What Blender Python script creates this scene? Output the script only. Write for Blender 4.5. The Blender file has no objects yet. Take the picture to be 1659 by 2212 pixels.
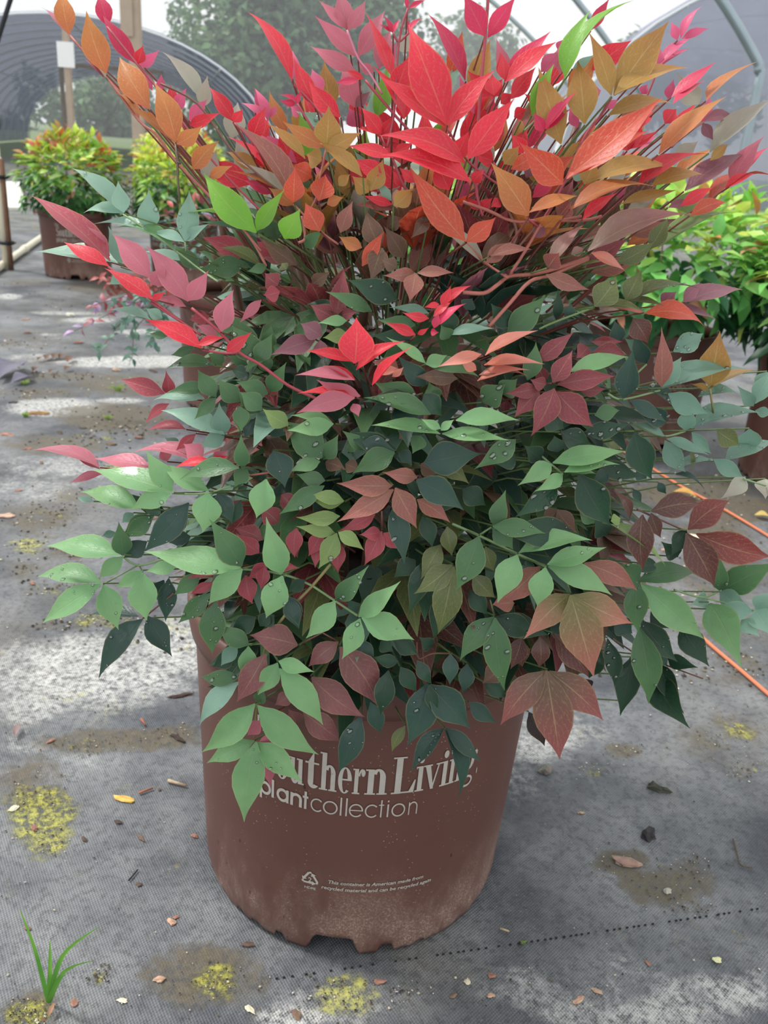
import bpy, bmesh, math, random
import numpy as np
from mathutils import Vector, Matrix, noise

random.seed(7)
RNG = np.random.default_rng(7)
SC = bpy.context.scene
COL = SC.collection
V = Vector

# ------------------------------------------------------------------ camera
CAM_H, PITCH, ROLL, FPX = 0.53, math.radians(23.03), math.radians(4.6), 1855.0
CX, CY = 829.5, 1106.0
FW = V((0, math.cos(PITCH), -math.sin(PITCH)))
_up = V((0, math.sin(PITCH), math.cos(PITCH)))
_ri = V((1, 0, 0))
RI = _ri * math.cos(ROLL) + _up * math.sin(ROLL)
UP = _up * math.cos(ROLL) - _ri * math.sin(ROLL)
CAMP = V((0, 0, CAM_H))
cd = bpy.data.cameras.new('camera')
cam = bpy.data.objects.new('camera', cd)
COL.objects.link(cam)
cam.matrix_world = Matrix(((RI.x, UP.x, -FW.x, 0), (RI.y, UP.y, -FW.y, 0), (RI.z, UP.z, -FW.z, CAM_H), (0, 0, 0, 1)))
cd.sensor_fit = 'VERTICAL'
cd.lens = 4.15
cd.sensor_height = 4.15 * 2212 / FPX
cd.clip_start = 0.02
cd.clip_end = 500
cd.dof.use_dof = True
cd.dof.focus_distance = 0.47
cd.dof.aperture_fstop = 2.6
SC.camera = cam

# ------------------------------------------------------------------ sky, sun, exposure
w = bpy.data.worlds.new('overcast_sky')
SC.world = w
w.use_nodes = True
nt = w.node_tree
bg = nt.nodes['Background']
tc = nt.nodes.new('ShaderNodeTexCoord')
nz = nt.nodes.new('ShaderNodeTexNoise'); nz.inputs['Scale'].default_value = 1.6; nz.inputs['Detail'].default_value = 4
nt.links.new(tc.outputs['Generated'], nz.inputs['Vector'])
rp = nt.nodes.new('ShaderNodeValToRGB')
rp.color_ramp.elements[0].position = 0.3; rp.color_ramp.elements[0].color = (0.86, 0.93, 0.98, 1)
rp.color_ramp.elements[1].position = 0.7; rp.color_ramp.elements[1].color = (1.0, 1.0, 1.0, 1)
nt.links.new(nz.outputs['Fac'], rp.inputs['Fac'])
nt.links.new(rp.outputs['Color'], bg.inputs['Color'])
bg.inputs['Strength'].default_value = 1.3
sd = bpy.data.lights.new('sun', 'SUN')
sd.energy = 2.9
sd.angle = math.radians(9)
sd.color = (1.0, 0.98, 0.95)
sun = bpy.data.objects.new('sun', sd)
COL.objects.link(sun)
SUN_FROM = V((-0.55, 0.16, 0.85)).normalized()
sun.rotation_euler = SUN_FROM.to_track_quat('Z', 'Y').to_euler()
vs = SC.view_settings
vs.view_transform = 'Standard'
vs.look = 'None'
vs.gamma = 1.0
vs.use_curve_mapping = False
vs.exposure = 0.10

# ------------------------------------------------------------------ helpers
def ray(x, y):
    return FW + RI * ((x - CX) / FPX) + UP * ((CY - y) / FPX)

def ground(x, y, z=0.0):
    d = ray(x, y)
    return CAMP + d * ((z - CAM_H) / d.z)

def at(x, y, Y):
    d = ray(x, y)
    return CAMP + d * (Y / d.y)

def lin(c):
    return tuple(((v / 255.0) / 12.92 if v / 255.0 <= 0.04045 else ((v / 255.0 + 0.055) / 1.055) ** 2.4) for v in c)

def obj(name, me, mat=None, parent=None, loc=None):
    o = bpy.data.objects.new(name, me)
    COL.objects.link(o)
    if mat is not None and me is not None and not me.materials:
        me.materials.append(mat)
    if parent is not None:
        o.parent = parent
    if loc is not None:
        o.location = loc
    return o

def empty(name, loc, label, cat, group=None):
    o = bpy.data.objects.new(name, None)
    COL.objects.link(o)
    o.location = loc
    o.empty_display_size = 0.05
    return tag(o, label, cat, group)

def tag(o, label=None, cat=None, group=None, kind=None):
    if label: o['label'] = label
    if cat: o['category'] = cat
    if group: o['group'] = group
    if kind: o['kind'] = kind
    return o

class MB:
    """collects geometry with uv + colour per vertex and builds ONE mesh"""
    def __init__(s):
        s.v = []; s.f = []; s.uv = []; s.c = []
    def add(s, vs, fs, uvs=None, cols=None):
        n = len(s.v)
        s.v.extend([tuple(p) for p in vs])
        s.f.extend([tuple(i + n for i in f) for f in fs])
        s.uv.extend(uvs if uvs is not None else [(0.0, 0.0)] * len(vs))
        s.c.extend(cols if cols is not None else [(1, 1, 1, 1)] * len(vs))
    def tube(s, pts, r0, r1=None, seg=6, col=(1, 1, 1, 1), caps=True):
        r1 = r0 if r1 is None else r1
        pts = [V(p) for p in pts]
        n = len(pts)
        vs = []; fs = []
        prev = None
        for i, p in enumerate(pts):
            t = (pts[min(i + 1, n - 1)] - pts[max(i - 1, 0)]).normalized()
            if prev is None:
                a = t.orthogonal().normalized()
            else:
                a = (prev - t * prev.dot(t)).normalized()
            prev = a
            b = t.cross(a)
            r = r0 + (r1 - r0) * i / max(1, n - 1)
            for k in range(seg):
                an = 2 * math.pi * k / seg
                vs.append(p + (a * math.cos(an) + b * math.sin(an)) * r)
        for i in range(n - 1):
            for k in range(seg):
                k2 = (k + 1) % seg
                fs.append((i * seg + k, i * seg + k2, (i + 1) * seg + k2, (i + 1) * seg + k))
        if caps:
            fs.append(tuple(range(seg - 1, -1, -1)))
            fs.append(tuple((n - 1) * seg + k for k in range(seg)))
        s.add(vs, fs, None, [col] * len(vs))
    def box(s, c, size, rot=None, col=(1, 1, 1, 1)):
        vs = []
        for dx in (-.5, .5):
            for dy in (-.5, .5):
                for dz in (-.5, .5):
                    p = V((dx * size[0], dy * size[1], dz * size[2]))
                    if rot is not None: p = rot @ p
                    vs.append(p + V(c))
        s.add(vs, [(0, 1, 3, 2), (4, 6, 7, 5), (0, 4, 5, 1), (2, 3, 7, 6), (0, 2, 6, 4), (1, 5, 7, 3)], None, [col] * 8)
    def mesh(s, name, smooth=True, off=None):
        me = bpy.data.meshes.new(name)
        vv = s.v if off is None else [(p[0] - off[0], p[1] - off[1], p[2] - off[2]) for p in s.v]
        me.from_pydata(vv, [], s.f)
        uvl = me.uv_layers.new(name='UVMap')
        li = np.empty(len(me.loops), dtype=np.int32)
        me.loops.foreach_get('vertex_index', li)
        uvl.data.foreach_set('uv', np.array(s.uv, dtype=np.float32)[li].ravel())
        ca = me.color_attributes.new('Col', 'FLOAT_COLOR', 'POINT')
        ca.data.foreach_set('color', np.array(s.c, dtype=np.float32).ravel())
        if smooth:
            me.polygons.foreach_set('use_smooth', np.ones(len(me.polygons), dtype=bool))
        me.update()
        return me
    def build(s, name, mat, parent=None, loc=None, smooth=True, off=None):
        return obj(name, s.mesh(name, smooth, off), mat, parent, loc)

def smooth_path(pts, n=4):
    pts = [V(p) for p in pts]
    if len(pts) < 3: return pts
    out = []
    for i in range(len(pts) - 1):
        p0 = pts[max(i - 1, 0)]; p1 = pts[i]; p2 = pts[i + 1]; p3 = pts[min(i + 2, len(pts) - 1)]
        for k in range(n):
            t = k / n
            out.append(0.5 * ((2 * p1) + (p2 - p0) * t + (2 * p0 - 5 * p1 + 4 * p2 - p3) * t * t + (3 * p1 - p0 - 3 * p2 + p3) * t ** 3))
    out.append(pts[-1])
    return out

# ------------------------------------------------------------------ materials
def new_mat(name):
    m = bpy.data.materials.new(name)
    m.use_nodes = True
    m.node_tree.nodes.clear()
    return m, m.node_tree

def N(nt, typ, **kw):
    n = nt.nodes.new(typ)
    for k, v in kw.items():
        if hasattr(n, k): setattr(n, k, v)
    return n

def math_node(nt, op, a, b=None, c=None):
    n = nt.nodes.new('ShaderNodeMath'); n.operation = op
    for i, x in enumerate((a, b, c)):
        if x is None: continue
        if isinstance(x, (int, float)): n.inputs[i].default_value = x
        else: nt.links.new(x, n.inputs[i])
    return n.outputs[0]

def mix_col(nt, fac, a, b, blend='MIX'):
    n = nt.nodes.new('ShaderNodeMix'); n.data_type = 'RGBA'; n.blend_type = blend
    for sock, x in ((n.inputs['Factor'], fac), (n.inputs[6], a), (n.inputs[7], b)):
        if isinstance(x, (int, float)): sock.default_value = x
        elif isinstance(x, (tuple, list)): sock.default_value = (*x[:3], 1)
        else: nt.links.new(x, sock)
    return n.outputs[2]

def noise_node(nt, scale, detail=3, vec=None, rough=0.5):
    n = nt.nodes.new('ShaderNodeTexNoise')
    n.inputs['Scale'].default_value = scale; n.inputs['Detail'].default_value = detail; n.inputs['Roughness'].default_value = rough
    if vec is not None: nt.links.new(vec, n.inputs['Vector'])
    return n.outputs['Fac']

def ramp(nt, fac, a, b):
    n = nt.nodes.new('ShaderNodeMapRange'); n.interpolation_type = 'SMOOTHSTEP'
    n.inputs['From Min'].default_value = a; n.inputs['From Max'].default_value = b
    nt.links.new(fac, n.inputs['Value'])
    return n.outputs['Result']

def simple_mat(name, col, rough=0.6, noise_amt=0.25, nscale=30, bump=0.0, spec=0.4, metallic=0.0, attr=False, coords='Object'):
    m, nt = new_mat(name)
    out = N(nt, 'ShaderNodeOutputMaterial'); b = N(nt, 'ShaderNodeBsdfPrincipled')
    nt.links.new(b.outputs[0], out.inputs[0])
    b.inputs['Roughness'].default_value = rough
    b.inputs['Specular IOR Level'].default_value = spec
    b.inputs['Metallic'].default_value = metallic
    t = N(nt, 'ShaderNodeTexCoord')
    f = noise_node(nt, nscale, 5, t.outputs[coords])
    if attr:
        a = N(nt, 'ShaderNodeVertexColor'); a.layer_name = 'Col'
        base = a.outputs['Color']
    else:
        base = tuple(col)
    k = math_node(nt, 'MULTIPLY_ADD', f, 2 * noise_amt, 1 - noise_amt)
    mul = N(nt, 'ShaderNodeVectorMath', operation='SCALE')
    if attr: nt.links.new(base, mul.inputs[0])
    else: mul.inputs[0].default_value = base
    nt.links.new(k, mul.inputs['Scale'])
    nt.links.new(mul.outputs[0], b.inputs['Base Color'])
    if bump:
        bp = N(nt, 'ShaderNodeBump'); bp.inputs['Strength'].default_value = bump; bp.inputs['Distance'].default_value = 0.002
        nt.links.new(f, bp.inputs['Height']); nt.links.new(bp.outputs[0], b.inputs['Normal'])
    return m

def leaf_mat(name, rough=0.42, trans=0.3, veins=True, spec=0.45):
    m, nt = new_mat(name)
    out = N(nt, 'ShaderNodeOutputMaterial'); b = N(nt, 'ShaderNodeBsdfPrincipled')
    a = N(nt, 'ShaderNodeVertexColor'); a.layer_name = 'Col'
    t = N(nt, 'ShaderNodeTexCoord')
    col = a.outputs['Color']
    nlow = noise_node(nt, 55, 3, t.outputs['Object'])
    if veins:
        uv = N(nt, 'ShaderNodeUVMap')
        sx = N(nt, 'ShaderNodeSeparateXYZ'); nt.links.new(uv.outputs[0], sx.inputs[0])
        u = sx.outputs[0]; v = math_node(nt, 'ABSOLUTE', sx.outputs[1])
        wob = noise_node(nt, 9, 2, uv.outputs[0])
        ph = math_node(nt, 'MULTIPLY_ADD', u, 8.0, math_node(nt, 'MULTIPLY', v, -2.4))
        ph = math_node(nt, 'ADD', ph, math_node(nt, 'MULTIPLY', wob, 1.4))
        fr = math_node(nt, 'ABSOLUTE', math_node(nt, 'SUBTRACT', math_node(nt, 'FRACT', ph), 0.5))
        side = ramp(nt, fr, 0.09, 0.0)
        mid = ramp(nt, v, 0.055, 0.015)
        net = N(nt, 'ShaderNodeTexVoronoi'); net.feature = 'DISTANCE_TO_EDGE'; net.inputs['Scale'].default_value = 9
        mp = N(nt, 'ShaderNodeMapping'); mp.inputs['Scale'].default_value = (1.5, 0.6, 1); nt.links.new(uv.outputs[0], mp.inputs[0]); nt.links.new(mp.outputs[0], net.inputs['Vector'])
        netf = ramp(nt, net.outputs['Distance'], 0.03, 0.0)
        vein = math_node(nt, 'MAXIMUM', math_node(nt, 'MULTIPLY', side, 0.55), math_node(nt, 'MAXIMUM', math_node(nt, 'MULTIPLY', mid, 0.8), math_node(nt, 'MULTIPLY', netf, 0.3)))
        veincol = mix_col(nt, 0.55, col, (0.75, 0.62, 0.30))
        # the attribute's alpha carries how strongly the veins show
        vf = math_node(nt, 'MULTIPLY', vein, math_node(nt, 'MULTIPLY', a.outputs['Alpha'], 0.75))
        col = mix_col(nt, vf, col, veincol)
        edge = ramp(nt, v, 0.9, 0.98)
        col = mix_col(nt, math_node(nt, 'MULTIPLY', edge, 0.3), col, mix_col(nt, 0.5, col, (0.7, 0.55, 0.2)))
        bp = N(nt, 'ShaderNodeBump'); bp.inputs['Strength'].default_value = 0.35; bp.inputs['Distance'].default_value = 0.0006
        hgt = math_node(nt, 'SUBTRACT', math_node(nt, 'MULTIPLY', nlow, 1.2), math_node(nt, 'MULTIPLY', vein, 0.7))
        nt.links.new(hgt, bp.inputs['Height']); nt.links.new(bp.outputs[0], b.inputs['Normal'])
    k = math_node(nt, 'MULTIPLY_ADD', nlow, 0.5, 0.75)
    mul = N(nt, 'ShaderNodeVectorMath', operation='SCALE'); nt.links.new(col, mul.inputs[0]); nt.links.new(k, mul.inputs['Scale'])
    nt.links.new(mul.outputs[0], b.inputs['Base Color'])
    b.inputs['Roughness'].default_value = rough
    b.inputs['Specular IOR Level'].default_value = spec
    if veins:
        wet = ramp(nt, noise_node(nt, 34, 3, t.outputs['Object'], 0.6), 0.585, 0.61)
        nt.links.new(math_node(nt, 'MULTIPLY_ADD', wet, 0.24 - rough, rough), b.inputs['Roughness'])
        nt.links.new(math_node(nt, 'MULTIPLY', wet, 0.15), b.inputs['Coat Weight'])
        b.inputs['Coat Roughness'].default_value = 0.16
    tr = N(nt, 'ShaderNodeBsdfTranslucent'); nt.links.new(mul.outputs[0], tr.inputs['Color'])
    mx = N(nt, 'ShaderNodeMixShader'); mx.inputs[0].default_value = trans
    nt.links.new(b.outputs[0], mx.inputs[1]); nt.links.new(tr.outputs[0], mx.inputs[2]); nt.links.new(mx.outputs[0], out.inputs[0])
    return m

M_LEAF = leaf_mat('leaf_veined')
M_LEAF_FAR = leaf_mat('leaf_background', 0.45, 0.35, False)
M_STEM = simple_mat('leaf_stalk', (1, 1, 1), 0.5, 0.2, 120, 0.2, attr=True)

def tree_mat():
    return leaf_mat('tree_leaf', 0.7, 0.3, False, 0.2)
M_TREE = tree_mat()
M_BARK = simple_mat('bark', lin((95, 80, 70)), 0.9, 0.4, 20, 0.5)
M_CHIP = simple_mat('bark_chip', (1, 1, 1), 0.85, 0.45, 140, 0.5, attr=True)
M_PIPE_W = simple_mat('cream_plastic_pipe', lin((222, 214, 190)), 0.4, 0.12, 12, 0.0)
M_RUST = simple_mat('rusty_stake', lin((120, 88, 70)), 0.9, 0.4, 40, 0.5)
M_BLACK = simple_mat('black_rubber', lin((32, 33, 38)), 0.5, 0.2, 40)
M_STEEL = simple_mat('galvanised_pipe', lin((150, 163, 168)), 0.38, 0.15, 6, 0.0, 0.5, 0.6)
M_HOOP = simple_mat('pale_hoop_pipe', lin((226, 230, 234)), 0.5, 0.1, 4)
M_LUMBER = simple_mat('weathered_lumber', lin((178, 160, 142)), 0.85, 0.25, 8, 0.2)
M_BOARD = simple_mat('white_board', lin((240, 240, 238)), 0.6, 0.04, 5)
M_ORANGE = simple_mat('orange_cord', lin((205, 120, 85)), 0.6, 0.18, 90)
M_SOIL = simple_mat('potting_soil', lin((45, 36, 30)), 0.95, 0.5, 200, 0.9)
M_PRINT = simple_mat('grey_ink', lin((172, 165, 156)), 0.7, 0.16, 160)
M_SHEET = simple_mat('pale_gravel', lin((225, 222, 214)), 0.9, 0.15, 30)

def cloth_mat(name, col, opacity):
    m, nt = new_mat(name)
    out = N(nt, 'ShaderNodeOutputMaterial'); d = N(nt, 'ShaderNodeBsdfDiffuse'); tr = N(nt, 'ShaderNodeBsdfTransparent'); mx = N(nt, 'ShaderNodeMixShader')
    t = N(nt, 'ShaderNodeTexCoord')
    f = noise_node(nt, 1.3, 4, t.outputs['Object'])
    c = mix_col(nt, f, tuple(x * 0.75 for x in col), tuple(min(1, x * 1.2) for x in col))
    nt.links.new(c, d.inputs[0]); mx.inputs[0].default_value = opacity
    tl = N(nt, 'ShaderNodeBsdfTranslucent'); nt.links.new(c, tl.inputs[0]); m2 = N(nt, 'ShaderNodeMixShader'); m2.inputs[0].default_value = 0.6
    nt.links.new(d.outputs[0], m2.inputs[1]); nt.links.new(tl.outputs[0], m2.inputs[2])
    nt.links.new(tr.outputs[0], mx.inputs[1]); nt.links.new(m2.outputs[0], mx.inputs[2]); nt.links.new(mx.outputs[0], out.inputs[0])
    return m
M_SHADE = cloth_mat('black_shade_cloth', lin((76, 82, 100)), 0.88)
M_SHADE2 = cloth_mat('grey_shade_cloth', lin((168, 170, 190)), 0.82)

def pot_mat(name, col):
    m, nt = new_mat(name)
    out = N(nt, 'ShaderNodeOutputMaterial'); b = N(nt, 'ShaderNodeBsdfPrincipled'); nt.links.new(b.outputs[0], out.inputs[0])
    t = N(nt, 'ShaderNodeTexCoord'); ov = t.outputs['Object']
    sx = N(nt, 'ShaderNodeSeparateXYZ'); nt.links.new(ov, sx.inputs[0])
    low = noise_node(nt, 14, 5, ov)
    base = mix_col(nt, low, tuple(x * 0.88 for x in col), tuple(x * 1.14 for x in col))
    # pale mineral dust splashed up from the ground: strongest low on the wall
    h = ramp(nt, sx.outputs[2], 0.10, 0.0)
    mp = N(nt, 'ShaderNodeMapping'); mp.inputs['Scale'].default_value = (1, 1, 0.5); nt.links.new(ov, mp.inputs[0])
    big = noise_node(nt, 26, 6, mp.outputs[0], 0.65)
    fine = noise_node(nt, 700, 3, ov, 0.75)
    dust = math_node(nt, 'MULTIPLY', math_node(nt, 'MULTIPLY', ramp(nt, big, 0.40, 0.66), ramp(nt, fine, 0.42, 0.62)), math_node(nt, 'MULTIPLY', h, 0.75))
    haze = math_node(nt, 'MULTIPLY', math_node(nt, 'MULTIPLY', h, ramp(nt, big, 0.3, 0.75)), 0.28)
    base = mix_col(nt, math_node(nt, 'MAXIMUM', dust, haze), base, lin((188, 165, 150)))
    sp = N(nt, 'ShaderNodeTexVoronoi'); sp.inputs['Scale'].default_value = 330; nt.links.new(ov, sp.inputs['Vector'])
    spk = math_node(nt, 'MULTIPLY', ramp(nt, sp.outputs['Distance'], 0.17, 0.08), ramp(nt, noise_node(nt, 60, 2, ov), 0.52, 0.6))
    base = mix_col(nt, math_node(nt, 'MULTIPLY', spk, 0.45), base, lin((205, 190, 178)))
    s2 = N(nt, 'ShaderNodeTexVoronoi'); s2.inputs['Scale'].default_value = 95
    m2 = N(nt, 'ShaderNodeMapping'); m2.inputs['Location'].default_value = (3, 1, 2); m2.inputs['Scale'].default_value = (1, 1, .5); nt.links.new(ov, m2.inputs[0]); nt.links.new(m2.outputs[0], s2.inputs['Vector'])
    dk = math_node(nt, 'MULTIPLY', ramp(nt, s2.outputs['Distance'], 0.13, 0.07), ramp(nt, noise_node(nt, 33, 2, m2.outputs[0]), 0.5, 0.58))
    base = mix_col(nt, math_node(nt, 'MULTIPLY', dk, 0.75), base, lin((45, 30, 26)))
    nt.links.new(base, b.inputs['Base Color'])
    b.inputs['Roughness'].default_value = 0.48
    b.inputs['Specular IOR Level'].default_value = 0.35
    bp = N(nt, 'ShaderNodeBump'); bp.inputs['Strength'].default_value = 0.15; bp.inputs['Distance'].default_value = 0.0008
    nt.links.new(big, bp.inputs['Height']); nt.links.new(bp.outputs[0], b.inputs['Normal'])
    return m
M_POT = pot_mat('brown_nursery_plastic', lin((93, 61, 53)))

def ground_mat():
    m, nt = new_mat('woven_ground_cloth')
    out = N(nt, 'ShaderNodeOutputMaterial'); b = N(nt, 'ShaderNodeBsdfPrincipled'); nt.links.new(b.outputs[0], out.inputs[0])
    t = N(nt, 'ShaderNodeTexCoord'); ov = t.outputs['Object']
    mp = N(nt, 'ShaderNodeMapping'); mp.inputs['Rotation'].default_value = (0, 0, math.radians(5)); nt.links.new(ov, mp.inputs[0])
    sx = N(nt, 'ShaderNodeSeparateXYZ'); nt.links.new(mp.outputs[0], sx.inputs[0])
    P = 2 * math.pi / 0.0024
    wx = math_node(nt, 'SINE', math_node(nt, 'MULTIPLY', sx.outputs[0], P))
    wy = math_node(nt, 'SINE', math_node(nt, 'MULTIPLY', sx.outputs[1], P * 0.8))
    weave = math_node(nt, 'MULTIPLY_ADD', math_node(nt, 'MULTIPLY', wx, wy), 0.5, 0.5)
    a = N(nt, 'ShaderNodeVertexColor'); a.layer_name = 'Col'
    sc = N(nt, 'ShaderNodeSeparateColor'); nt.links.new(a.outputs['Color'], sc.inputs[0])
    moss, white, dirt = sc.outputs[0], sc.outputs[1], sc.outputs[2]
    big = noise_node(nt, 6, 8, ov, 0.68)
    mid = noise_node(nt, 26, 10, ov, 0.78)
    fine = noise_node(nt, 420, 5, ov, 0.75)
    spk = noise_node(nt, 150, 8, ov, 0.8)
    base = mix_col(nt, ramp(nt, big, .3, .72), lin((68, 71, 78)), lin((146, 147, 147)))
    base = mix_col(nt, math_node(nt, 'MULTIPLY', ramp(nt, noise_node(nt, 3.2, 6, ov, 0.6), .48, .68), 0.35), base, lin((126, 116, 98)))
    base = mix_col(nt, math_node(nt, 'MULTIPLY', weave, 0.5), base, lin((44, 47, 54)))
    base = mix_col(nt, math_node(nt, 'MULTIPLY', ramp(nt, spk, 0.52, 0.40), 0.45), base, lin((50, 50, 50)))
    # mineral bloom
    wf = math_node(nt, 'MULTIPLY', ramp(nt, math_node(nt, 'ADD', white, math_node(nt, 'MULTIPLY_ADD', mid, 2.2, -1.12)), 0.12, 1.0), ramp(nt, math_node(nt, 'ADD', spk, math_node(nt, 'MULTIPLY', weave, -0.12)), 0.28, 0.56))
    base = mix_col(nt, math_node(nt, 'MULTIPLY', wf, 0.9), base, lin((208, 206, 200)))
    # pale flecks all over
    fl = math_node(nt, 'MULTIPLY', math_node(nt, 'MULTIPLY', ramp(nt, fine, 0.58, 0.7), ramp(nt, mid, 0.42, 0.62)), 0.55)
    base = mix_col(nt, fl, base, lin((172, 174, 172)))
    # dirt
    df = math_node(nt, 'MULTIPLY', ramp(nt, math_node(nt, 'ADD', dirt, math_node(nt, 'MULTIPLY_ADD', mid, 2.6, -1.3)), 0.18, 0.75), ramp(nt, spk, 0.34, 0.52))
    dcol = mix_col(nt, fine, lin((62, 56, 46)), lin((128, 116, 92)))
    base = mix_col(nt, math_node(nt, 'MULTIPLY', df, 0.85), base, dcol)
    # yellow-green algae
    mf = math_node(nt, 'MULTIPLY', ramp(nt, math_node(nt, 'ADD', moss, math_node(nt, 'MULTIPLY_ADD', mid, 3.0, -1.5)), 0.32, 0.85), ramp(nt, spk, 0.38, 0.56))
    mcol = mix_col(nt, ramp(nt, spk, .35, .65), lin((98, 98, 50)), lin((196, 192, 84)))
    base = mix_col(nt, math_node(nt, 'MULTIPLY', mf, 0.8), base, mcol)
    nt.links.new(base, b.inputs['Base Color'])
    b.inputs['Roughness'].default_value = 0.55
    b.inputs['Specular IOR Level'].default_value = 0.35
    hgt = math_node(nt, 'ADD', math_node(nt, 'MULTIPLY', weave, 0.5), math_node(nt, 'ADD', math_node(nt, 'MULTIPLY', fine, math_node(nt, 'MULTIPLY_ADD', df, 1.6, 0.35)), math_node(nt, 'MULTIPLY', math_node(nt, 'MULTIPLY', fine, mf), 2.0)))
    bp = N(nt, 'ShaderNodeBump'); bp.inputs['Strength'].default_value = 0.55; bp.inputs['Distance'].default_value = 0.0012
    nt.links.new(hgt, bp.inputs['Height']); nt.links.new(bp.outputs[0], b.inputs['Normal'])
    return m
M_GROUND = ground_mat()
M_FIELD = simple_mat('far_grass', lin((120, 138, 98)), 0.95, 0.35, 2.5)

# ------------------------------------------------------------------ ground
BLOBS = [  # px, py, rx, ry, kind, strength   (stains that lie on the cloth)
    (90, 1770, 75, 95, 'm', .62), (70, 1690, 90, 60, 'd', .55), (110, 1820, 40, 25, 'm', .75), (60, 1720, 70, 30, 'm', .4),
    (440, 2110, 150, 70, 'd', .6), (470, 2120, 60, 45, 'm', .55), (215, 2105, 25, 25, 'm', .6), (60, 2190, 60, 35, 'm', .55), (70, 2180, 80, 45, 'd', .5),
    (740, 2160, 90, 40, 'm', .55), (760, 2120, 90, 30, 'm', .35), (640, 2195, 90, 30, 'w', .7), (720, 2170, 130, 50, 'w', .45), (860, 2140, 60, 30, 'm', .2),
    (1150, 2130, 130, 60, 'w', .38), (1320, 2110, 110, 60, 'w', .34), (1540, 2150, 150, 60, 'w', .6), (1430, 2190, 200, 40, 'w', .55), (1250, 2190, 120, 40, 'w', .45), (1620, 2120, 60, 40, 'w', .5),
    (1440, 1910, 110, 50, 'd', .62), (1345, 1860, 70, 30, 'd', .65), (1500, 1960, 60, 20, 'd', .35), (1500, 1870, 60, 30, 'd', .3), (1560, 1590, 110, 60, 'd', .35), (1590, 1580, 50, 40, 'm', .28), (1350, 1620, 50, 18, 'd', .55), (1280, 1660, 40, 20, 'm', .3), (1600, 1660, 40, 25, 'm', .3),
    (1170, 1600, 90, 60, 'w', .52), (1120, 1690, 50, 60, 'w', .3), (1240, 1560, 110, 40, 'w', .3),
    (200, 1450, 230, 90, 'w', .68), (380, 1400, 120, 70, 'w', .72), (80, 1490, 120, 80, 'w', .55), (330, 1370, 150, 45, 'm', .22), (230, 1520, 170, 40, 'm', .2), (180, 1500, 220, 60, 'w', .3),
    (260, 1600, 190, 28, 'd', .68), (370, 1585, 60, 22, 'd', .6), (180, 1610, 60, 20, 'm', .3), (210, 1640, 80, 20, 'w', .35), (60, 1600, 70, 30, 'w', .3),
    (120, 880, 110, 22, 'w', 1.0), (260, 866, 55, 8, 'w', .8), (300, 780, 190, 14, 'w', 1.0), (70, 770, 60, 9, 'w', .5), (190, 690, 60, 7, 'w', .9), (140, 675, 90, 5, 'w', .7), (20, 640, 30, 7, 'w', .8), (300, 715, 60, 7, 'w', .7), (110, 722, 40, 4, 'w', .5),
    (240, 900, 130, 32, 'd', .75), (120, 960, 120, 26, 'd', .55), (260, 830, 130, 26, 'd', .55), (80, 850, 110, 16, 'd', .45), (200, 940, 60, 20, 'm', .25), (160, 660, 160, 40, 'd', .25), (260, 620, 140, 18, 'd', .55), (60, 610, 60, 12, 'd', .4), (300, 930, 70, 20, 'd', .4), (120, 810, 120, 10, 'd', .5), (60, 740, 100, 14, 'd', .35),
    (170, 1010, 200, 30, 'w', .45), (70, 1060, 130, 40, 'w', .35), (260, 1010, 60, 16, 'm', .45), (90, 1120, 90, 45, 'd', .4), (60, 1180, 60, 20, 'm', .42), (130, 1100, 60, 25, 'm', .2), (170, 1070, 60, 20, 'd', .4), (130, 1270, 80, 25, 'm', .3), (150, 1190, 70, 20, 'd', .5), (40, 1230, 60, 30, 'd', .35), (230, 1340, 80, 22, 'm', .35), (130, 1350, 90, 14, 'd', .35),
    (1500, 1060, 130, 40, 'd', .75), (1600, 1100, 80, 30, 'd', .75), (1540, 1150, 90, 30, 'd', .6), (1450, 1450, 130, 40, 'd', .25), (1580, 1440, 80, 50, 'd', .35), (1560, 1250, 120, 60, 'd', .3),
]
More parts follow.
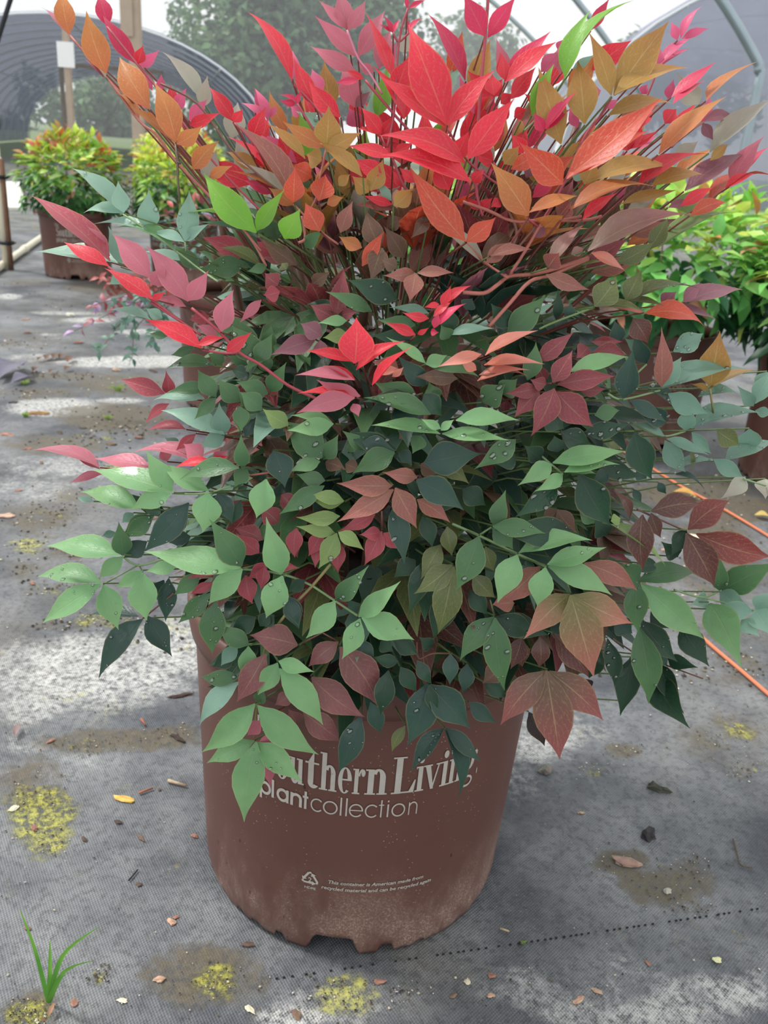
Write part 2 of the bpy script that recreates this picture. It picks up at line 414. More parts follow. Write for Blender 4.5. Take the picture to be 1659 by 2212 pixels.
def build_ground():
    xs = np.concatenate([np.linspace(-2.6, -0.62, 110)[:-1], np.linspace(-0.62, 0.75, 170), np.linspace(0.75, 2.6, 60)[1:]])
    ys = np.concatenate([np.linspace(-0.3, 0.3, 8)[:-1], np.linspace(0.3, 1.5, 190)[:-1], np.linspace(1.5, 4.6, 170)])
    X, Y = np.meshgrid(xs, ys, indexing='ij')
    q = np.stack([X, Y, np.full_like(X, -CAM_H)], -1)
    d = np.maximum(q @ np.array(FW), 0.02)
    px = CX + FPX * (q @ np.array(RI)) / d
    py = CY - FPX * (q @ np.array(UP)) / d
    mask = np.zeros(X.shape + (3,))
    for bx, by, rx, ry, k, s in BLOBS:
        e = ((px - bx) / rx) ** 2 + ((py - by) / ry) ** 2
        i = 'mwd'.index(k)
        mask[..., i] = np.maximum(mask[..., i], s * (1.5 if k == 'm' else 1.2) * np.clip(1.25 - e, 0, 1) ** 0.7)
    Z = 0.0015 * np.sin(X * 9 + 1.3 * np.sin(Y * 5)) * np.clip((Y - 0.9) * 2, 0, 1)
    nx, ny = X.shape
    vs = np.stack([X, Y, Z - 0.0012], -1).reshape(-1, 3)
    idx = np.arange(nx * ny).reshape(nx, ny)
    fs = np.stack([idx[:-1, :-1], idx[1:, :-1], idx[1:, 1:], idx[:-1, 1:]], -1).reshape(-1, 4)
    me = bpy.data.meshes.new('floor')
    me.from_pydata(vs.tolist(), [], fs.tolist())
    ca = me.color_attributes.new('Col', 'FLOAT_COLOR', 'POINT')
    c = np.concatenate([mask.reshape(-1, 3), np.ones((nx * ny, 1))], 1)
    ca.data.foreach_set('color', c.astype(np.float32).ravel())
    me.polygons.foreach_set('use_smooth', np.ones(len(me.polygons), dtype=bool))
    o = obj('floor', me, M_GROUND)
    tag(o, 'dark woven ground cloth with pale mineral stains and yellow-green algae', kind='structure')
    return o
FLOOR = build_ground()

mb = MB()
mb.box((0, 6.5, -0.03), (30, 12.6, 0.05), col=(0.35, 0, .25, 1))
o = mb.build('ground_apron', M_GROUND, smooth=False)
tag(o, 'ground cloth continuing beneath the far rows of pots', kind='structure')
mb = MB()
mb.box((-5, 70, -0.06), (200, 130, 0.06))
o = mb.build('ground_field', M_FIELD, smooth=False)
tag(o, 'distant green field behind the hoop houses', kind='structure')
p0 = ground(-120, 452, 0.0); p1 = ground(55, 452, 0.0); p2 = ground(45, 395, 0.0); p3 = ground(-120, 395, 0.0)
mb = MB()
q = [p0, p1, p2, p3]
mb.add([V((p.x, p.y, 0.012)) for p in q] + [V((p.x, p.y, -0.03)) for p in q], [(0, 1, 2, 3), (0, 4, 5, 1), (1, 5, 6, 2), (2, 6, 7, 3), (3, 7, 4, 0)])
o = mb.build('ground_gravel', M_SHEET, smooth=False)
tag(o, 'pale bright gravel strip beyond the irrigation riser', kind='structure')

# stitched seam running across the cloth
a = ground(600, 2112); b = ground(1700, 1953)
mb = MB()
n = 78
dirv = (b - a).normalized()
rot = Matrix.Rotation(math.atan2(dirv.y, dirv.x), 3, 'Z')
for i in range(n):
    if random.random() < 0.2: continue
    p = a + (b - a) * ((i + random.uniform(-.2, .2)) / n)
    mb.box((p.x, p.y, -0.0004), (0.0017, 0.0008, 0.0012), rot)
st = mb.build('seam_stitches', simple_mat('black_thread', lin((36, 37, 41)), 0.8), FLOOR, smooth=False)
st['kind'] = 'stuff'
# ------------------------------------------------------------------ leaf geometry
PROF = [(0, .05), (.07, .28), (.16, .66), (.28, .93), (.38, 1.0), (.52, .88), (.66, .59), (.79, .30), (.90, .11), (1.0, .0)]
PROF_LO = [(0, .05), (.2, .75), (.45, 1.0), (.75, .5), (1.0, .0)]
def leaf_geo(P0, P1, W, nrm, fold=0.25, arch=0.08, c0=(0, .3, 0), c1=None, vein=0.5, lo=False, twist=0.0, bend=0.0):
    c1 = c1 or c0
    ax = P1 - P0; L = ax.length; ax = ax / L
    n = (nrm - ax * nrm.dot(ax)).normalized()
    s = ax.cross(n)
    cols = (-1, 0, 1) if lo else (-1, -.55, 0, .55, 1)
    prof = PROF_LO if lo else PROF
    vs = []; uv = []; cc = []; fs = []
    k = len(cols)
    for t, wd in prof:
        bow = arch * L * 4 * t * (1 - t)
        sb = bend * L * 4 * t * (1 - t)
        tw = twist * (t - .3)
        s2 = s * math.cos(tw) + n * math.sin(tw); n2 = n * math.cos(tw) - s * math.sin(tw)
        for sv in cols:
            h = W * .5 * wd
            vs.append(P0 + ax * (t * L) + n * bow + s * sb + s2 * (sv * h * math.cos(fold)) + n2 * (abs(sv) * h * math.sin(fold)))
            uv.append((t, sv))
            e = t * t * (3 - 2 * t)
            cc.append((c0[0] + (c1[0] - c0[0]) * e, c0[1] + (c1[1] - c0[1]) * e, c0[2] + (c1[2] - c0[2]) * e, vein))
    for i in range(len(prof) - 1):
        for j in range(k - 1):
            a = i * k + j
            fs.append((a, a + 1, a + k + 1, a + k))
    return vs, fs, uv, cc

def jit(c, a=0.08):
    m = 1 + random.uniform(-a, a)
    return tuple(max(0, x * m * (1 + random.uniform(-a * .6, a * .6))) for x in c)

# ------------------------------------------------------------------ pots
POT_R, POT_S, POT_H = 0.118, 0.0343, 0.235
def pr(z): return POT_R + POT_S * z
NOTCH = [(-3, 7.0, .0185), (-22.5, 1.6, .009), (15.6, 2.0, .011), (22, 1.6, .004), (28.5, 1.8, .0055), (-33, 2.0, .006), (-41, 1.8, .006), (-51, 1.8, .005),
         (34, 1.4, .004), (47, 1.6, .005), (58, 1.8, .005), (-62, 2, .006), (-73, 2, .005), (70, 2, .006), (-85, 6, .012), (84, 6, .012)]
NOTCH += [(a, 2.0, .006) for a in range(97, 175, 11)] + [(-a, 2.0, .006) for a in range(99, 175, 12)] + [(178, 7, .0135)]
def zbot(deg):
    z = 0.0008 + 0.0008 * math.sin(math.radians(deg) * 9)
    for c, hw, h in NOTCH:
        d = abs((deg - c + 180) % 360 - 180)
        if d < hw * 1.35:
            z = max(z, h * min(1.0, (hw * 1.35 - d) / (hw * 0.42)))
    return max(0.0, z)

def pot_meshes():
    nth = 288
    levels = [0, .004, .010, .017, .03, .06, .1, .14, .18, .212]
    mb = MB()
    vs = []; fs = []
    angs = [math.radians(360 * i / nth) for i in range(nth)]
    # outer wall, then inner wall
    for inner in (0, 1):
        for li, z in enumerate(levels):
            for an in angs:
                zb = zbot(math.degrees(an))
                zz = zb + (z - 0) * (levels[-1] - zb) / levels[-1]
                r = pr(zz) - (0.0024 if inner else 0)
                if zz < .012: r -= 0.0022 * (1 - zz / .012) ** 2
                vs.append(V((r * math.sin(an), -r * math.cos(an), zz)))
    nl = len(levels)
    def ix(inn, l, t): return inn * nl * nth + l * nth + t % nth
    for t in range(nth):
        for l in range(nl - 1):
            fs.append((ix(0, l, t), ix(0, l, t + 1), ix(0, l + 1, t + 1), ix(0, l + 1, t)))
            fs.append((ix(1, l, t), ix(1, l + 1, t), ix(1, l + 1, t + 1), ix(1, l, t + 1)))
        fs.append((ix(0, 0, t), ix(1, 0, t), ix(1, 0, t + 1), ix(0, 0, t + 1)))
    b0 = len(vs)
    for an in angs[::6]:
        vs.append(V((.1155 * math.sin(an), -.1155 * math.cos(an), .017)))
    fs.append(tuple(range(b0, b0 + len(angs[::6]))))
    mb.add(vs, fs)
    body = mb.mesh('pot')
    # rolled rim
    mb = MB(); vs = []; fs = []
    prof = [(pr(.212) - .0005, .211), (pr(.212) + .0035, .2115), (pr(.22) + .0042, .218), (pr(.235) + .0042, .231), (pr(.235) + .002, .2348), (pr(.235) - .0015, .2345), (pr(.23) - .003, .229), (pr(.212) - .0024, .21)]
    m = 120
    for r, z in prof:
        for i in range(m):
            an = 2 * math.pi * i / m
            vs.append(V((r * math.sin(an), -r * math.cos(an), z)))
    for j in range(len(prof)):
        j2 = (j + 1) % len(prof)
        for i in range(m):
            i2 = (i + 1) % m
            fs.append((j * m + i, j * m + i2, j2 * m + i2, j2 * m + i))
    mb.add(vs, fs)
    rim = mb.mesh('rim')
    # soil
    mb = MB(); vs = [V((0, 0, .212))]; fs = []
    m = 40
    for k, rr in enumerate((.04, .08, .1225)):
        for i in range(m):
            an = 2 * math.pi * i / m
            vs.append(V((rr * math.cos(an), rr * math.sin(an), .206 + random.uniform(-.004, .006))))
    for i in range(m): fs.append((0, 1 + i, 1 + (i + 1) % m))
    for k in range(2):
        for i in range(m):
            a = 1 + k * m + i; b = 1 + k * m + (i + 1) % m
            fs.append((a, a + m, b + m, b))
    mb.add(vs, fs)
    soil = mb.mesh('soil')
    return body, rim, soil
ME_POT, ME_RIM, ME_SOIL = pot_meshes()

# --- print on the pot -------------------------------------------------------
class Glyphs:
    def __init__(s): s.polys = []      # quads in (x, y)
    def rect(s, x0, y0, x1, y1): s.polys.append([(x0, y0), (x1, y0), (x1, y1), (x0, y1)])
    def quad(s, *p): s.polys.append(list(p))
    def ring(s, cx, cy, rx, ry, tx, ty, a0=0, a1=360, n=26):
        pr_ = None
        for i in range(n + 1):
            a = math.radians(a0 + (a1 - a0) * i / n); c, sn = math.cos(a), math.sin(a)
            o = (cx + rx * c, cy + ry * sn); q = (cx + (rx - tx) * c, cy + (ry - ty) * sn)
            if pr_: s.polys.append([pr_[0], o, q, pr_[1]])
            pr_ = (o, q)
    def stroke(s, pts, wd):
        for (x0, y0), (x1, y1) in zip(pts[:-1], pts[1:]):
            dx, dy = x1 - x0, y1 - y0; l = math.hypot(dx, dy) or 1
            nx, ny = -dy / l * wd / 2, dx / l * wd / 2
            s.polys.append([(x0 + nx, y0 + ny), (x0 - nx, y0 - ny), (x1 - nx, y1 - ny), (x1 + nx, y1 + ny)])

def serif(ch):
    """high-contrast condensed serif letters: x-height 1, cap height 1.45; returns (polys, width)"""
    g = Glyphs()
    if ch == 'S':
        g.ring(.45, 1.08, .42, .40, .20, .07, 20, 270); g.ring(.45, .38, .42, .40, .24, .07, -160, 90); wd = .9
        g.quad((.78, 1.15), (.86, 1.15), (.86, 1.45), (.8, 1.45)); g.quad((.03, 0), (.1, 0), (.12, .32), (.03, .32))
        g.quad((.2, .8), (.5, .62), (.75, .75), (.4, .9))
    elif ch == 'o': g.ring(.42, .5, .42, .52, .26, .055); wd = .84
    elif ch == 'u':
        g.rect(.12, .25, .38, 1); g.rect(0, .94, .38, 1); g.rect(.62, 0, .88, 1); g.rect(.5, .94, .88, 1); g.rect(.62, 0, 1, .06); g.ring(.4, .3, .28, .32, .26, .12, 180, 330); wd = 1
    elif ch == 't':
        g.rect(.15, .2, .42, 1); g.quad((.15, 1), (.42, 1), (.42, 1.34), (.36, 1.34)); g.rect(0, .93, .66, 1); g.ring(.42, .22, .27, .24, .26, .1, 180, 330); wd = .68
    elif ch == 'h':
        g.rect(.12, 0, .38, 1.47); g.rect(0, 1.41, .38, 1.47); g.rect(0, 0, .48, .06); g.rect(.64, 0, .9, .72); g.rect(.54, 0, 1.0, .06); g.ring(.56, .66, .34, .36, .26, .09, 0, 150); wd = 1
    elif ch == 'n':
        g.rect(.12, 0, .38, 1); g.rect(0, .94, .38, 1); g.rect(0, 0, .48, .06); g.rect(.64, 0, .9, .72); g.rect(.54, 0, 1.0, .06); g.ring(.56, .66, .34, .36, .26, .09, 0, 150); wd = 1
    elif ch == 'e':
        g.ring(.42, .5, .42, .52, .26, .055, 0, 310); g.rect(.2, .5, .82, .565); wd = .84
    elif ch == 'r':
        g.rect(.12, 0, .38, 1); g.rect(0, .94, .38, 1); g.rect(0, 0, .5, .06); g.ring(.6, .66, .24, .34, .12, .09, 60, 170); g.ring(.68, .84, .13, .14, .13, .14); wd = .82
    elif ch == 'L':
        g.rect(.16, 0, .46, 1.45); g.rect(0, 1.39, .64, 1.45); g.rect(0, 0, 1.1, .06); g.quad((.85, .06), (1.1, .06), (1.16, .5), (1.1, .5)); wd = 1.16
    elif ch == 'i':
        g.rect(.12, 0, .38, 1); g.rect(0, .94, .38, 1); g.rect(0, 0, .5, .06); g.ring(.25, 1.27, .15, .15, .15, .15); wd = .5
    elif ch == 'v':
        g.quad((.08, 1), (.36, 1), (.62, 0), (.46, 0)); g.quad((.78, 1), (.86, 1), (.58, 0), (.5, 0)); g.rect(0, .94, .46, 1); g.rect(.66, .94, .98, 1); wd = .98
    elif ch == 'g':
        g.ring(.36, .66, .34, .36, .2, .055); g.ring(.36, -.16, .36, .24, .09, .09); g.quad((.1, .3), (.24, .33), (.3, .08), (.12, .1)); g.ring(.74, .92, .12, .12, .12, .12); g.quad((.5, .88), (.7, .96), (.7, 1.02), (.5, .96)); wd = .86
    elif ch == '.': g.ring(.15, .1, .13, .13, .13, .13); wd = .3
    elif ch == 'T':
        g.rect(.35, 0, .62, 1.4); g.rect(0, 1.33, .97, 1.4); g.rect(.2, 0, .78, .06); g.rect(0, 1.05, .05, 1.4); g.rect(.92, 1.05, .97, 1.4); wd = 1
    return g.polys, wd

def sans(ch, b):
    g = Glyphs(); R = .5; wd = 1.0
    if ch in 'pa o e c'.replace(' ', ''):
        if ch == 'c': g.ring(.5, .5, .52, .52, b, b, 42, 318); wd = .92
        elif ch == 'e': g.ring(.5, .5, .52, .52, b, b, 0, 322); g.rect(b * .6, .5 - b * .4, 1, .5 + b * .4); wd = 1.02
        else: g.ring(.5, .5, .52, .52, b, b)
        if ch == 'p': g.rect(-.02, -.42, b - .02, 1)
        if ch == 'a': g.rect(1.02 - b, 0, 1.02, 1)
    elif ch == 'l': g.rect(0, 0, b, 1.4); wd = b
    elif ch == 'i': g.rect(0, 0, b, 1); g.rect(0, 1.18, b, 1.18 + b * 1.1); wd = b
    elif ch == 'n': g.rect(0, 0, b, 1); g.ring(.44, .58, .44, .44, b, b, 0, 180); g.rect(.88 - b, 0, .88, .58); wd = .88
    elif ch == 't': g.rect(.14, 0, .14 + b, 1.35); g.rect(0, 1 - b * .8, .28 + b, 1); wd = .28 + b
    return g.polys, wd

def wrap_polys(mb, polys, sx, u0, sz, z0, lift=0.0006):
    for p in polys:
        vs = []
        for x, y in p:
            z = z0 + y * sz; u = u0 + x * sx
            r = pr(z) + lift; an = u / pr(z)
            vs.append(V((r * math.sin(an), -r * math.cos(an), z)))
        mb.add(vs, [tuple(range(len(vs)))])

def print_meshes():
    xk = [345, 420, 520, 650, 925, 1030, 1385, 1440]; uk = [-.0632, -.0515, -.0375, -.0202, .0143, .0276, .0794, .0879]
    U = lambda x: float(np.interp(x, xk, uk))
    m1 = MB()
    boxes = [('S', 338, 414), ('o', 418, 482), ('u', 485, 562), ('t', 585, 640), ('h', 638, 728), ('e', 733, 802), ('r', 806, 868), ('n', 869, 982), ('L', 1003, 1114), ('i', 1113, 1154), ('v', 1146, 1234), ('i', 1232, 1272), ('n', 1272, 1346), ('g', 1350, 1426), ('.', 1434, 1450)]
    boxes[3] = ('t', 566, 636)
    for ch, x0, x1 in boxes:
        polys, wd = serif(ch)
        a, b = U(x0), U(x1)
        wrap_polys(m1, polys, (b - a) / wd, a, .0206, .1512)
    x = -.0685
    for ch in 'The':
        polys, wd = serif(ch)
        wrap_polys(m1, polys, .0052, x, .0078, .1835)
        x += wd * .0052 + .0006
    xk2 = [335, 400, 570, 748, 1040, 1135]; uk2 = [-.0640, -.0543, -.030, -.0068, .0304, .0431]
    U2 = lambda x: float(np.interp(x, xk2, uk2))
    m2 = MB()
    for ch, x0, x1, bold in [('p', 335, 393, 1), ('l', 397, 410, 1), ('a', 425, 485, 1), ('n', 495, 552, 1), ('t', 555, 583, 1), ('c', 597, 655, 0), ('o', 660, 731, 0), ('l', 744, 752, 0), ('l', 772, 780, 0), ('e', 790, 860, 0), ('c', 870, 932, 0), ('t', 938, 964, 0), ('i', 981, 989, 0), ('o', 1005, 1072, 0), ('n', 1090, 1135, 0)]:
        polys, wd = sans(ch, .21 if bold else .105)
        a, b = U2(x0), U2(x1)
        wrap_polys(m2, polys, (b - a) / wd, a, .0108, .132)
    # recycling triangle with the digit and the plastic code
    m3 = MB()
    cx, cy, R = -.0246, .0712, .0072
    cor = [(cx + R * math.cos(math.radians(a)), cy + R * math.sin(math.radians(a))) for a in (90, 210, 330)]
    g = Glyphs()
    for i in range(3):
        A = cor[i]; B = cor[(i + 1) % 3]
        lerp = lambda t: (A[0] + (B[0] - A[0]) * t, A[1] + (B[1] - A[1]) * t)
        g.stroke([lerp(.14), lerp(.62)], .0016)
        dx, dy = B[0] - A[0], B[1] - A[1]; l = math.hypot(dx, dy); nx, ny = -dy / l, dx / l
        e = lerp(.62); tp = lerp(.84)
        g.quad((e[0] + nx * .002, e[1] + ny * .002), (e[0] - nx * .002, e[1] - ny * .002), tp, tp)
        C = cor[(i + 2) % 3]
        q = (A[0] + (C[0] - A[0]) * .14, A[1] + (C[1] - A[1]) * .14)
        g.stroke([q, lerp(.14)], .0016)
    g.polys = [p if p[2] != p[3] else p[:3] for p in g.polys]
    wrap_polys(m3, g.polys, 1, 0, 1, 0)
    def text_polys(s, size, shear=0.0):
        cu = bpy.data.curves.new('t', 'FONT'); cu.body = s; cu.size = size; cu.shear = shear; cu.resolution_u = 2; cu.offset = .022
        ob = bpy.data.objects.new('t', cu); COL.objects.link(ob)
        dg = bpy.context.evaluated_depsgraph_get()
        me = bpy.data.meshes.new_from_object(ob.evaluated_get(dg))
        out = [[(me.vertices[i].co.x, me.vertices[i].co.y) for i in p.vertices] for p in me.polygons]
        wdt = max(v.co.x for v in me.vertices)
        bpy.data.objects.remove(ob); bpy.data.curves.remove(cu); bpy.data.meshes.remove(me)
        return out, wdt
    for s, u0, u1, z, hgt, sh in [('2', -.0258, -.0234, .0685, .0058, 0), ('HDPE', -.0283, -.0202, .0618, .0030, 0),
                                  ('This container is American made from', -.0123, .0540, .0705, .0043, .15), ('recycled material and can be recycled again', -.0166, .0606, .0648, .0043, .15)]:
        polys, wdt = text_polys(s, 1.0, sh)
        wrap_polys(m3, polys, (u1 - u0) / wdt, u0, hgt, z)
    return m1.mesh('brand_lettering', False), m2.mesh('brand_lettering', False), m3.mesh('recycling_mark', False)
ME_T1, ME_T2, ME_T3 = print_meshes()

def add_pot(root, rotz=0.0, prints=True):
    p = obj('pot', ME_POT, M_POT, root)
    p.rotation_euler.z = rotz
    obj('rim', ME_RIM, M_POT, p)
    if prints:
        for me in (ME_T1, ME_T2): obj('brand_lettering', me, M_PRINT, p)
        obj('recycling_mark', ME_T3, M_PRINT, p)
    obj('soil', ME_SOIL, M_SOIL, root)
    return p

# ------------------------------------------------------------------ background bushes in pots
def bush(loc, rx, zc, rz, nleaf, leaf_len, palette, label, rotz=0.0, single=0, droop=None, name='potted_nandina', seed=1, red_top=0.25):
    """dome of leaflets; the `single` leaves nearest the camera side are objects of their own"""
    random.seed(seed)
    root = empty(name, loc, label, 'potted plant', 'potted nandinas in rows on the ground cloth')
    add_pot(root, rotz)
    fol = MB(); singles = []
    loc = V(loc)
    lib = []
    for i in range(nleaf):
        u = random.uniform(-.55, 1); ph = random.uniform(0, 2 * math.pi)
        rad = random.uniform(.62, 1.04) ** .6
        s = math.sqrt(1 - u * u)
        bmp = 1 + .16 * math.sin(ph * 3 + seed) * math.cos(u * 4 + seed)
        d = V((s * math.cos(ph), s * math.sin(ph), u))
        p = V((d.x * rx * rad * bmp, d.y * rx * rad * bmp, zc + d.z * rz * rad * bmp))
        if p.z < .19: continue
        az = random.uniform(0, 2 * math.pi)
        side = V((math.cos(az), math.sin(az), 0))
        ax = (d * .7 + side * .75 + V((0, 0, -.55 + .75 * max(0, u)))).normalized()
        L = leaf_len * random.uniform(.7, 1.25)
        nr = (d * .7 + V((0, 0, .8)) + V((random.uniform(-.3, .3), random.uniform(-.3, .3), 0)))
        tint = u + random.uniform(-.35, .35)
        if tint > .62 and random.random() < red_top: c = palette['tip']
        elif tint > .35: c = palette['new']
        elif tint > -.1: c = palette['mid']
        else: c = palette['old']
        if random.random() < .05: c = palette['odd']
        c = jit(lin(random.choice(c)), .16)
        args = (p, p + ax * L, L * random.uniform(.36, .46), nr, .25, .1, c, None, .3, True)
        score = -d.y + .3 * d.z if rad > .8 else -9
        lib.append((score, args))
    lib.sort(key=lambda a: -a[0])
    for k, (sc_, args) in enumerate(lib):
        g = leaf_geo(*args)
        if k < single:
            m = MB(); m.add(*g)
            m.build('leaf', M_LEAF_FAR, root, args[0], off=args[0])
        else:
            fol.add(*g)
    fo = fol.build('foliage', M_LEAF_FAR, root); fo['kind'] = 'stuff'
    st = MB()
    for k in range(9):
        a = 2 * math.pi * k / 9
        q = V((math.cos(a), math.sin(a), 0))
        st.tube(smooth_path([q * .03 + V((0, 0, .2)), q * .05 + V((0, 0, .28)), q * rx * .7 + V((0, 0, zc + rz * .3))]), .003, .0015, 5, (*lin((95, 70, 45)), 1))
    st.build('stems', M_STEM, root)
    return root
PAL = dict(new=[(188, 206, 74), (206, 212, 92), (164, 194, 72), (140, 188, 76)], mid=[(124, 172, 78), (100, 152, 72), (146, 186, 96)], old=[(70, 118, 64), (84, 134, 74), (54, 96, 58)], tip=[(205, 116, 62), (196, 88, 60), (190, 140, 70)], odd=[(200, 140, 120), (214, 196, 120), (176, 120, 96)])
PAL_Y = dict(PAL, new=[(206, 218, 80), (220, 222, 100), (180, 206, 74)], mid=[(156, 194, 84), (126, 172, 76)])
PAL_R = dict(new=[(160, 208, 96), (186, 220, 110), (136, 194, 96), (204, 220, 108)], mid=[(122, 188, 100), (98, 164, 88), (142, 200, 108)], old=[(44, 92, 54), (56, 112, 62), (34, 74, 48)], tip=[(206, 140, 90), (214, 200, 80), (190, 200, 80)], odd=[(214, 150, 120), (200, 206, 110)])
PAL_T = dict(new=[(150, 78, 74), (128, 72, 84), (112, 130, 110)], mid=[(96, 132, 112), (84, 118, 104)], old=[(60, 92, 80), (70, 104, 92)], tip=[(176, 84, 76), (190, 96, 100)], odd=[(180, 160, 190), (160, 110, 130)])
bush((-1.21, 3.27, 0), .178, .325, .155, 1250, .044, PAL, 'bushy green nandina with orange tips in a brown pot beside the irrigation riser', .3, 0, seed=2)
bush((-.83, 3.34, 0), .185, .325, .155, 1250, .044, PAL_Y, 'yellow-green nandina in a brown pot, second from the irrigation riser', -.4, 0, seed=3)
bush((-.36, 3.42, 0), .185, .325, .16, 1000, .044, PAL, 'green and pink nandina in a brown pot, third from the irrigation riser', .8, 0, seed=4)
bush((-1.28, 5.1, 0), .24, .36, .17, 1200, .04, PAL_Y, 'bright yellow nandina behind the row that starts at the irrigation riser', .8, 0, seed=5)
bush((.52, 1.78, 0), .215, .345, .145, 1000, .056, PAL_R, 'lush bright green nandina in a brown pot, behind the wet right branches', .35, 150, seed=6, red_top=.12)
bush((.80, 1.58, 0), .185, .34, .17, 900, .056, PAL_R, 'lush bright green nandina beside the orange cord', -.3, 110, seed=7, red_top=.12)
bush((.12, 2.15, 0), .19, .32, .13, 600, .056, PAL_R, 'bright green nandina glimpsed through the stems of the red-tipped plant', .2, 0, seed=8, red_top=.05)
bush((-.33, 1.80, 0), .17, .33, .11, 480, .022, PAL_T, 'small-leaved red and grey-green nandina in the pot behind the left branches', -.15, 0, seed=9)

# thin trailing sprigs of that small-leaved plant reaching out over the cloth
TR = [o for o in bpy.data.objects if o.get('label', '').startswith('small-leaved')][0]
random.seed(21)
mbf = MB(); mbs = MB()
rl = V(TR.location)
for tip, mids, colr in [((240, 640), (330, 620), 'r'), ((215, 600), (300, 610), 'r'), ((160, 715), (290, 655), 'p'), ((215, 760), (280, 680), 't'), ((285, 775), (300, 700), 't'), ((270, 700), (330, 660), 't'), ((330, 745), (340, 690), 't'), ((250, 655), (320, 640), 't'), ((200, 660), (280, 640), 'p'), ((300, 640), (345, 640), 't'), ((240, 610), (320, 600), 'r')]:
    a = at(tip[0], tip[1], 1.62); b = at(mids[0], mids[1], 1.68); c = at(385, 640, 1.74)
    pth = smooth_path([c, b, a], 5)
    mbs.tube(pth, .0012, .0006, 4, (*lin((120, 80, 72)), 1))
    for i in range(3, len(pth)):
        for _ in range(3):
            p = pth[i]
            ax = V((random.uniform(-1, .6), random.uniform(-.4, .4), random.uniform(-.8, .3))).normalized()
            L = random.uniform(.016, .026)
            cc = {'r': [(170, 84, 78), (150, 90, 80)], 'p': [(186, 160, 190), (176, 100, 110)], 't': [(96, 136, 118), (118, 154, 136)]}[colr]
            mbf.add(*leaf_geo(p, p + ax * L, L * .45, V((random.uniform(-.4, .4), -.5, .8)), .2, .1, jit(lin(random.choice(cc)), .1), None, .3, True))
fo = mbf.build('trailing_foliage', M_LEAF_FAR, TR, off=rl); fo['kind'] = 'stuff'
mbs.build('trailing_stems', M_STEM, TR, off=rl)

# ------------------------------------------------------------------ irrigation riser, lateral pipe
base = ground(15, 580)
root = empty('irrigation_riser', base, 'cream plastic irrigation riser strapped to a rusty stake with black ties', 'irrigation pipe')
top = at(4, 292, base.y); hz = top.z
mb = MB(); mb.tube([(0, 0, -.005), (0, 0, hz)], .0135, .0135, 14); mb.tube([(0, 0, hz * .78), (0, 0, hz * .84)], .0165, .0165, 14); mb.build('pipe', M_PIPE_W, root)
mb = MB(); mb.tube([(.022, -.01, -.005), (.022, -.01, hz * .83)], .009, .009, 8); mb.build('stake', M_RUST, root)
for fz in (.70, .205):
    mb = MB(); mb.tube([(.010, -.004, hz * fz - .006), (.010, -.004, hz * fz + .006)], .027, .027, 12); mb.tube([(.03, -.02, hz * fz), (.052, -.02, hz * fz + .004)], .004, .003, 5); mb.build('cable_tie', M_BLACK, root)
mb = MB()
prof = [(hz, .0135), (hz + .02, .022), (hz + .05, .026), (hz + .06, .017), (hz + .10, .015), (hz + .11, .009)]
for (z0, r0), (z1, r1) in zip(prof[:-1], prof[1:]): mb.tube([(0, 0, z0), (0, 0, z1)], r0, r1, 12)
mb.build('sprinkler_head', M_BLACK, root)
t2 = at(32, -30, base.y) - base
mb = MB(); mb.tube(smooth_path([(0, 0, hz + .10), (.012, 0, hz + .22), tuple(t2)], 5), .0085, .0085, 8); mb.build('riser_tube', M_BLACK, root)
a = ground(-60, 618, .013); b = ground(96, 508, .013)
mb = MB(); mb.tube([a, b], .0135, .0135, 12); mb.tube([a + (b - a) * .62, a + (b - a) * .66], .0165, .0165, 12)
o = mb.build('irrigation_pipe', M_PIPE_W); tag(o, 'cream plastic lateral pipe lying on the ground at the riser foot', 'irrigation pipe')

# ------------------------------------------------------------------ hoop houses
def hoop_path(c, hw, h, y, n=28, leg=0.0, xs=1.0):
    pts = []
    if leg: pts.append(V((c - hw, y, 0)))
    for i in range(n + 1):
        a = math.pi * (1 - i / n)
        pts.append(V((c + hw * math.cos(a), y, leg + (h - leg) * math.sin(a) ** .85)))
    if leg: pts.append(V((c + hw, y, 0)))
    return pts

def tunnel(name, label, y0, c0, y1, c1, hw, h, nh, cloth, hoopm, rr, group=None, endwall=False):
    root = empty(name, (c0, y0, 0), label, 'hoop house', group)
    off = V((c0, y0, 0))
    paths = []
    for i in range(nh):
        t = i / (nh - 1)
        y = y0 + (y1 - y0) * t; c = c0 + (c1 - c0) * t
        pth = hoop_path(c, hw, h, y)
        paths.append(pth)
        mb = MB(); mb.tube(pth, rr, rr, 6); mb.build('hoop', hoopm, root, off=off)
    mb = MB(); vs = []; fs = []
    k = len(paths[0])
    cl = []
    sub = [paths[0], paths[-1]]
    for pth in sub:
        for j, p in enumerate(pth):
            cc = V((sum(q.x for q in pth) / k, p.y, 0))
            vs.append(cc + (p - cc) * 1.012)
    for j in range(k - 1): fs.append((j, j + 1, k + j + 1, k + j))
    mb.add(vs, fs)
    mb.build('shade_cloth', cloth, root, off=off)
    if endwall:
        mb = MB(); mb.add([p + V((0, .02, 0)) for p in paths[0]], [tuple(range(k))]); mb.build('end_wall', cloth, root, off=off, smooth=False)
    for j in (k // 2, k // 4, 3 * k // 4):
        mb = MB(); mb.tube([p[j] * 1 + V((0, 0, -rr * 1.6)) for p in paths], rr * .7, rr * .7, 5); mb.build('purlin', hoopm, root, off=off)
    return root
tunnel('hoop_house', 'dark shade-cloth tunnel with pale hoops, beyond the bushy pots', 11.3, -4.15, 24, -7.4, 2.55, 1.66, 15, M_SHADE, M_HOOP, .014)
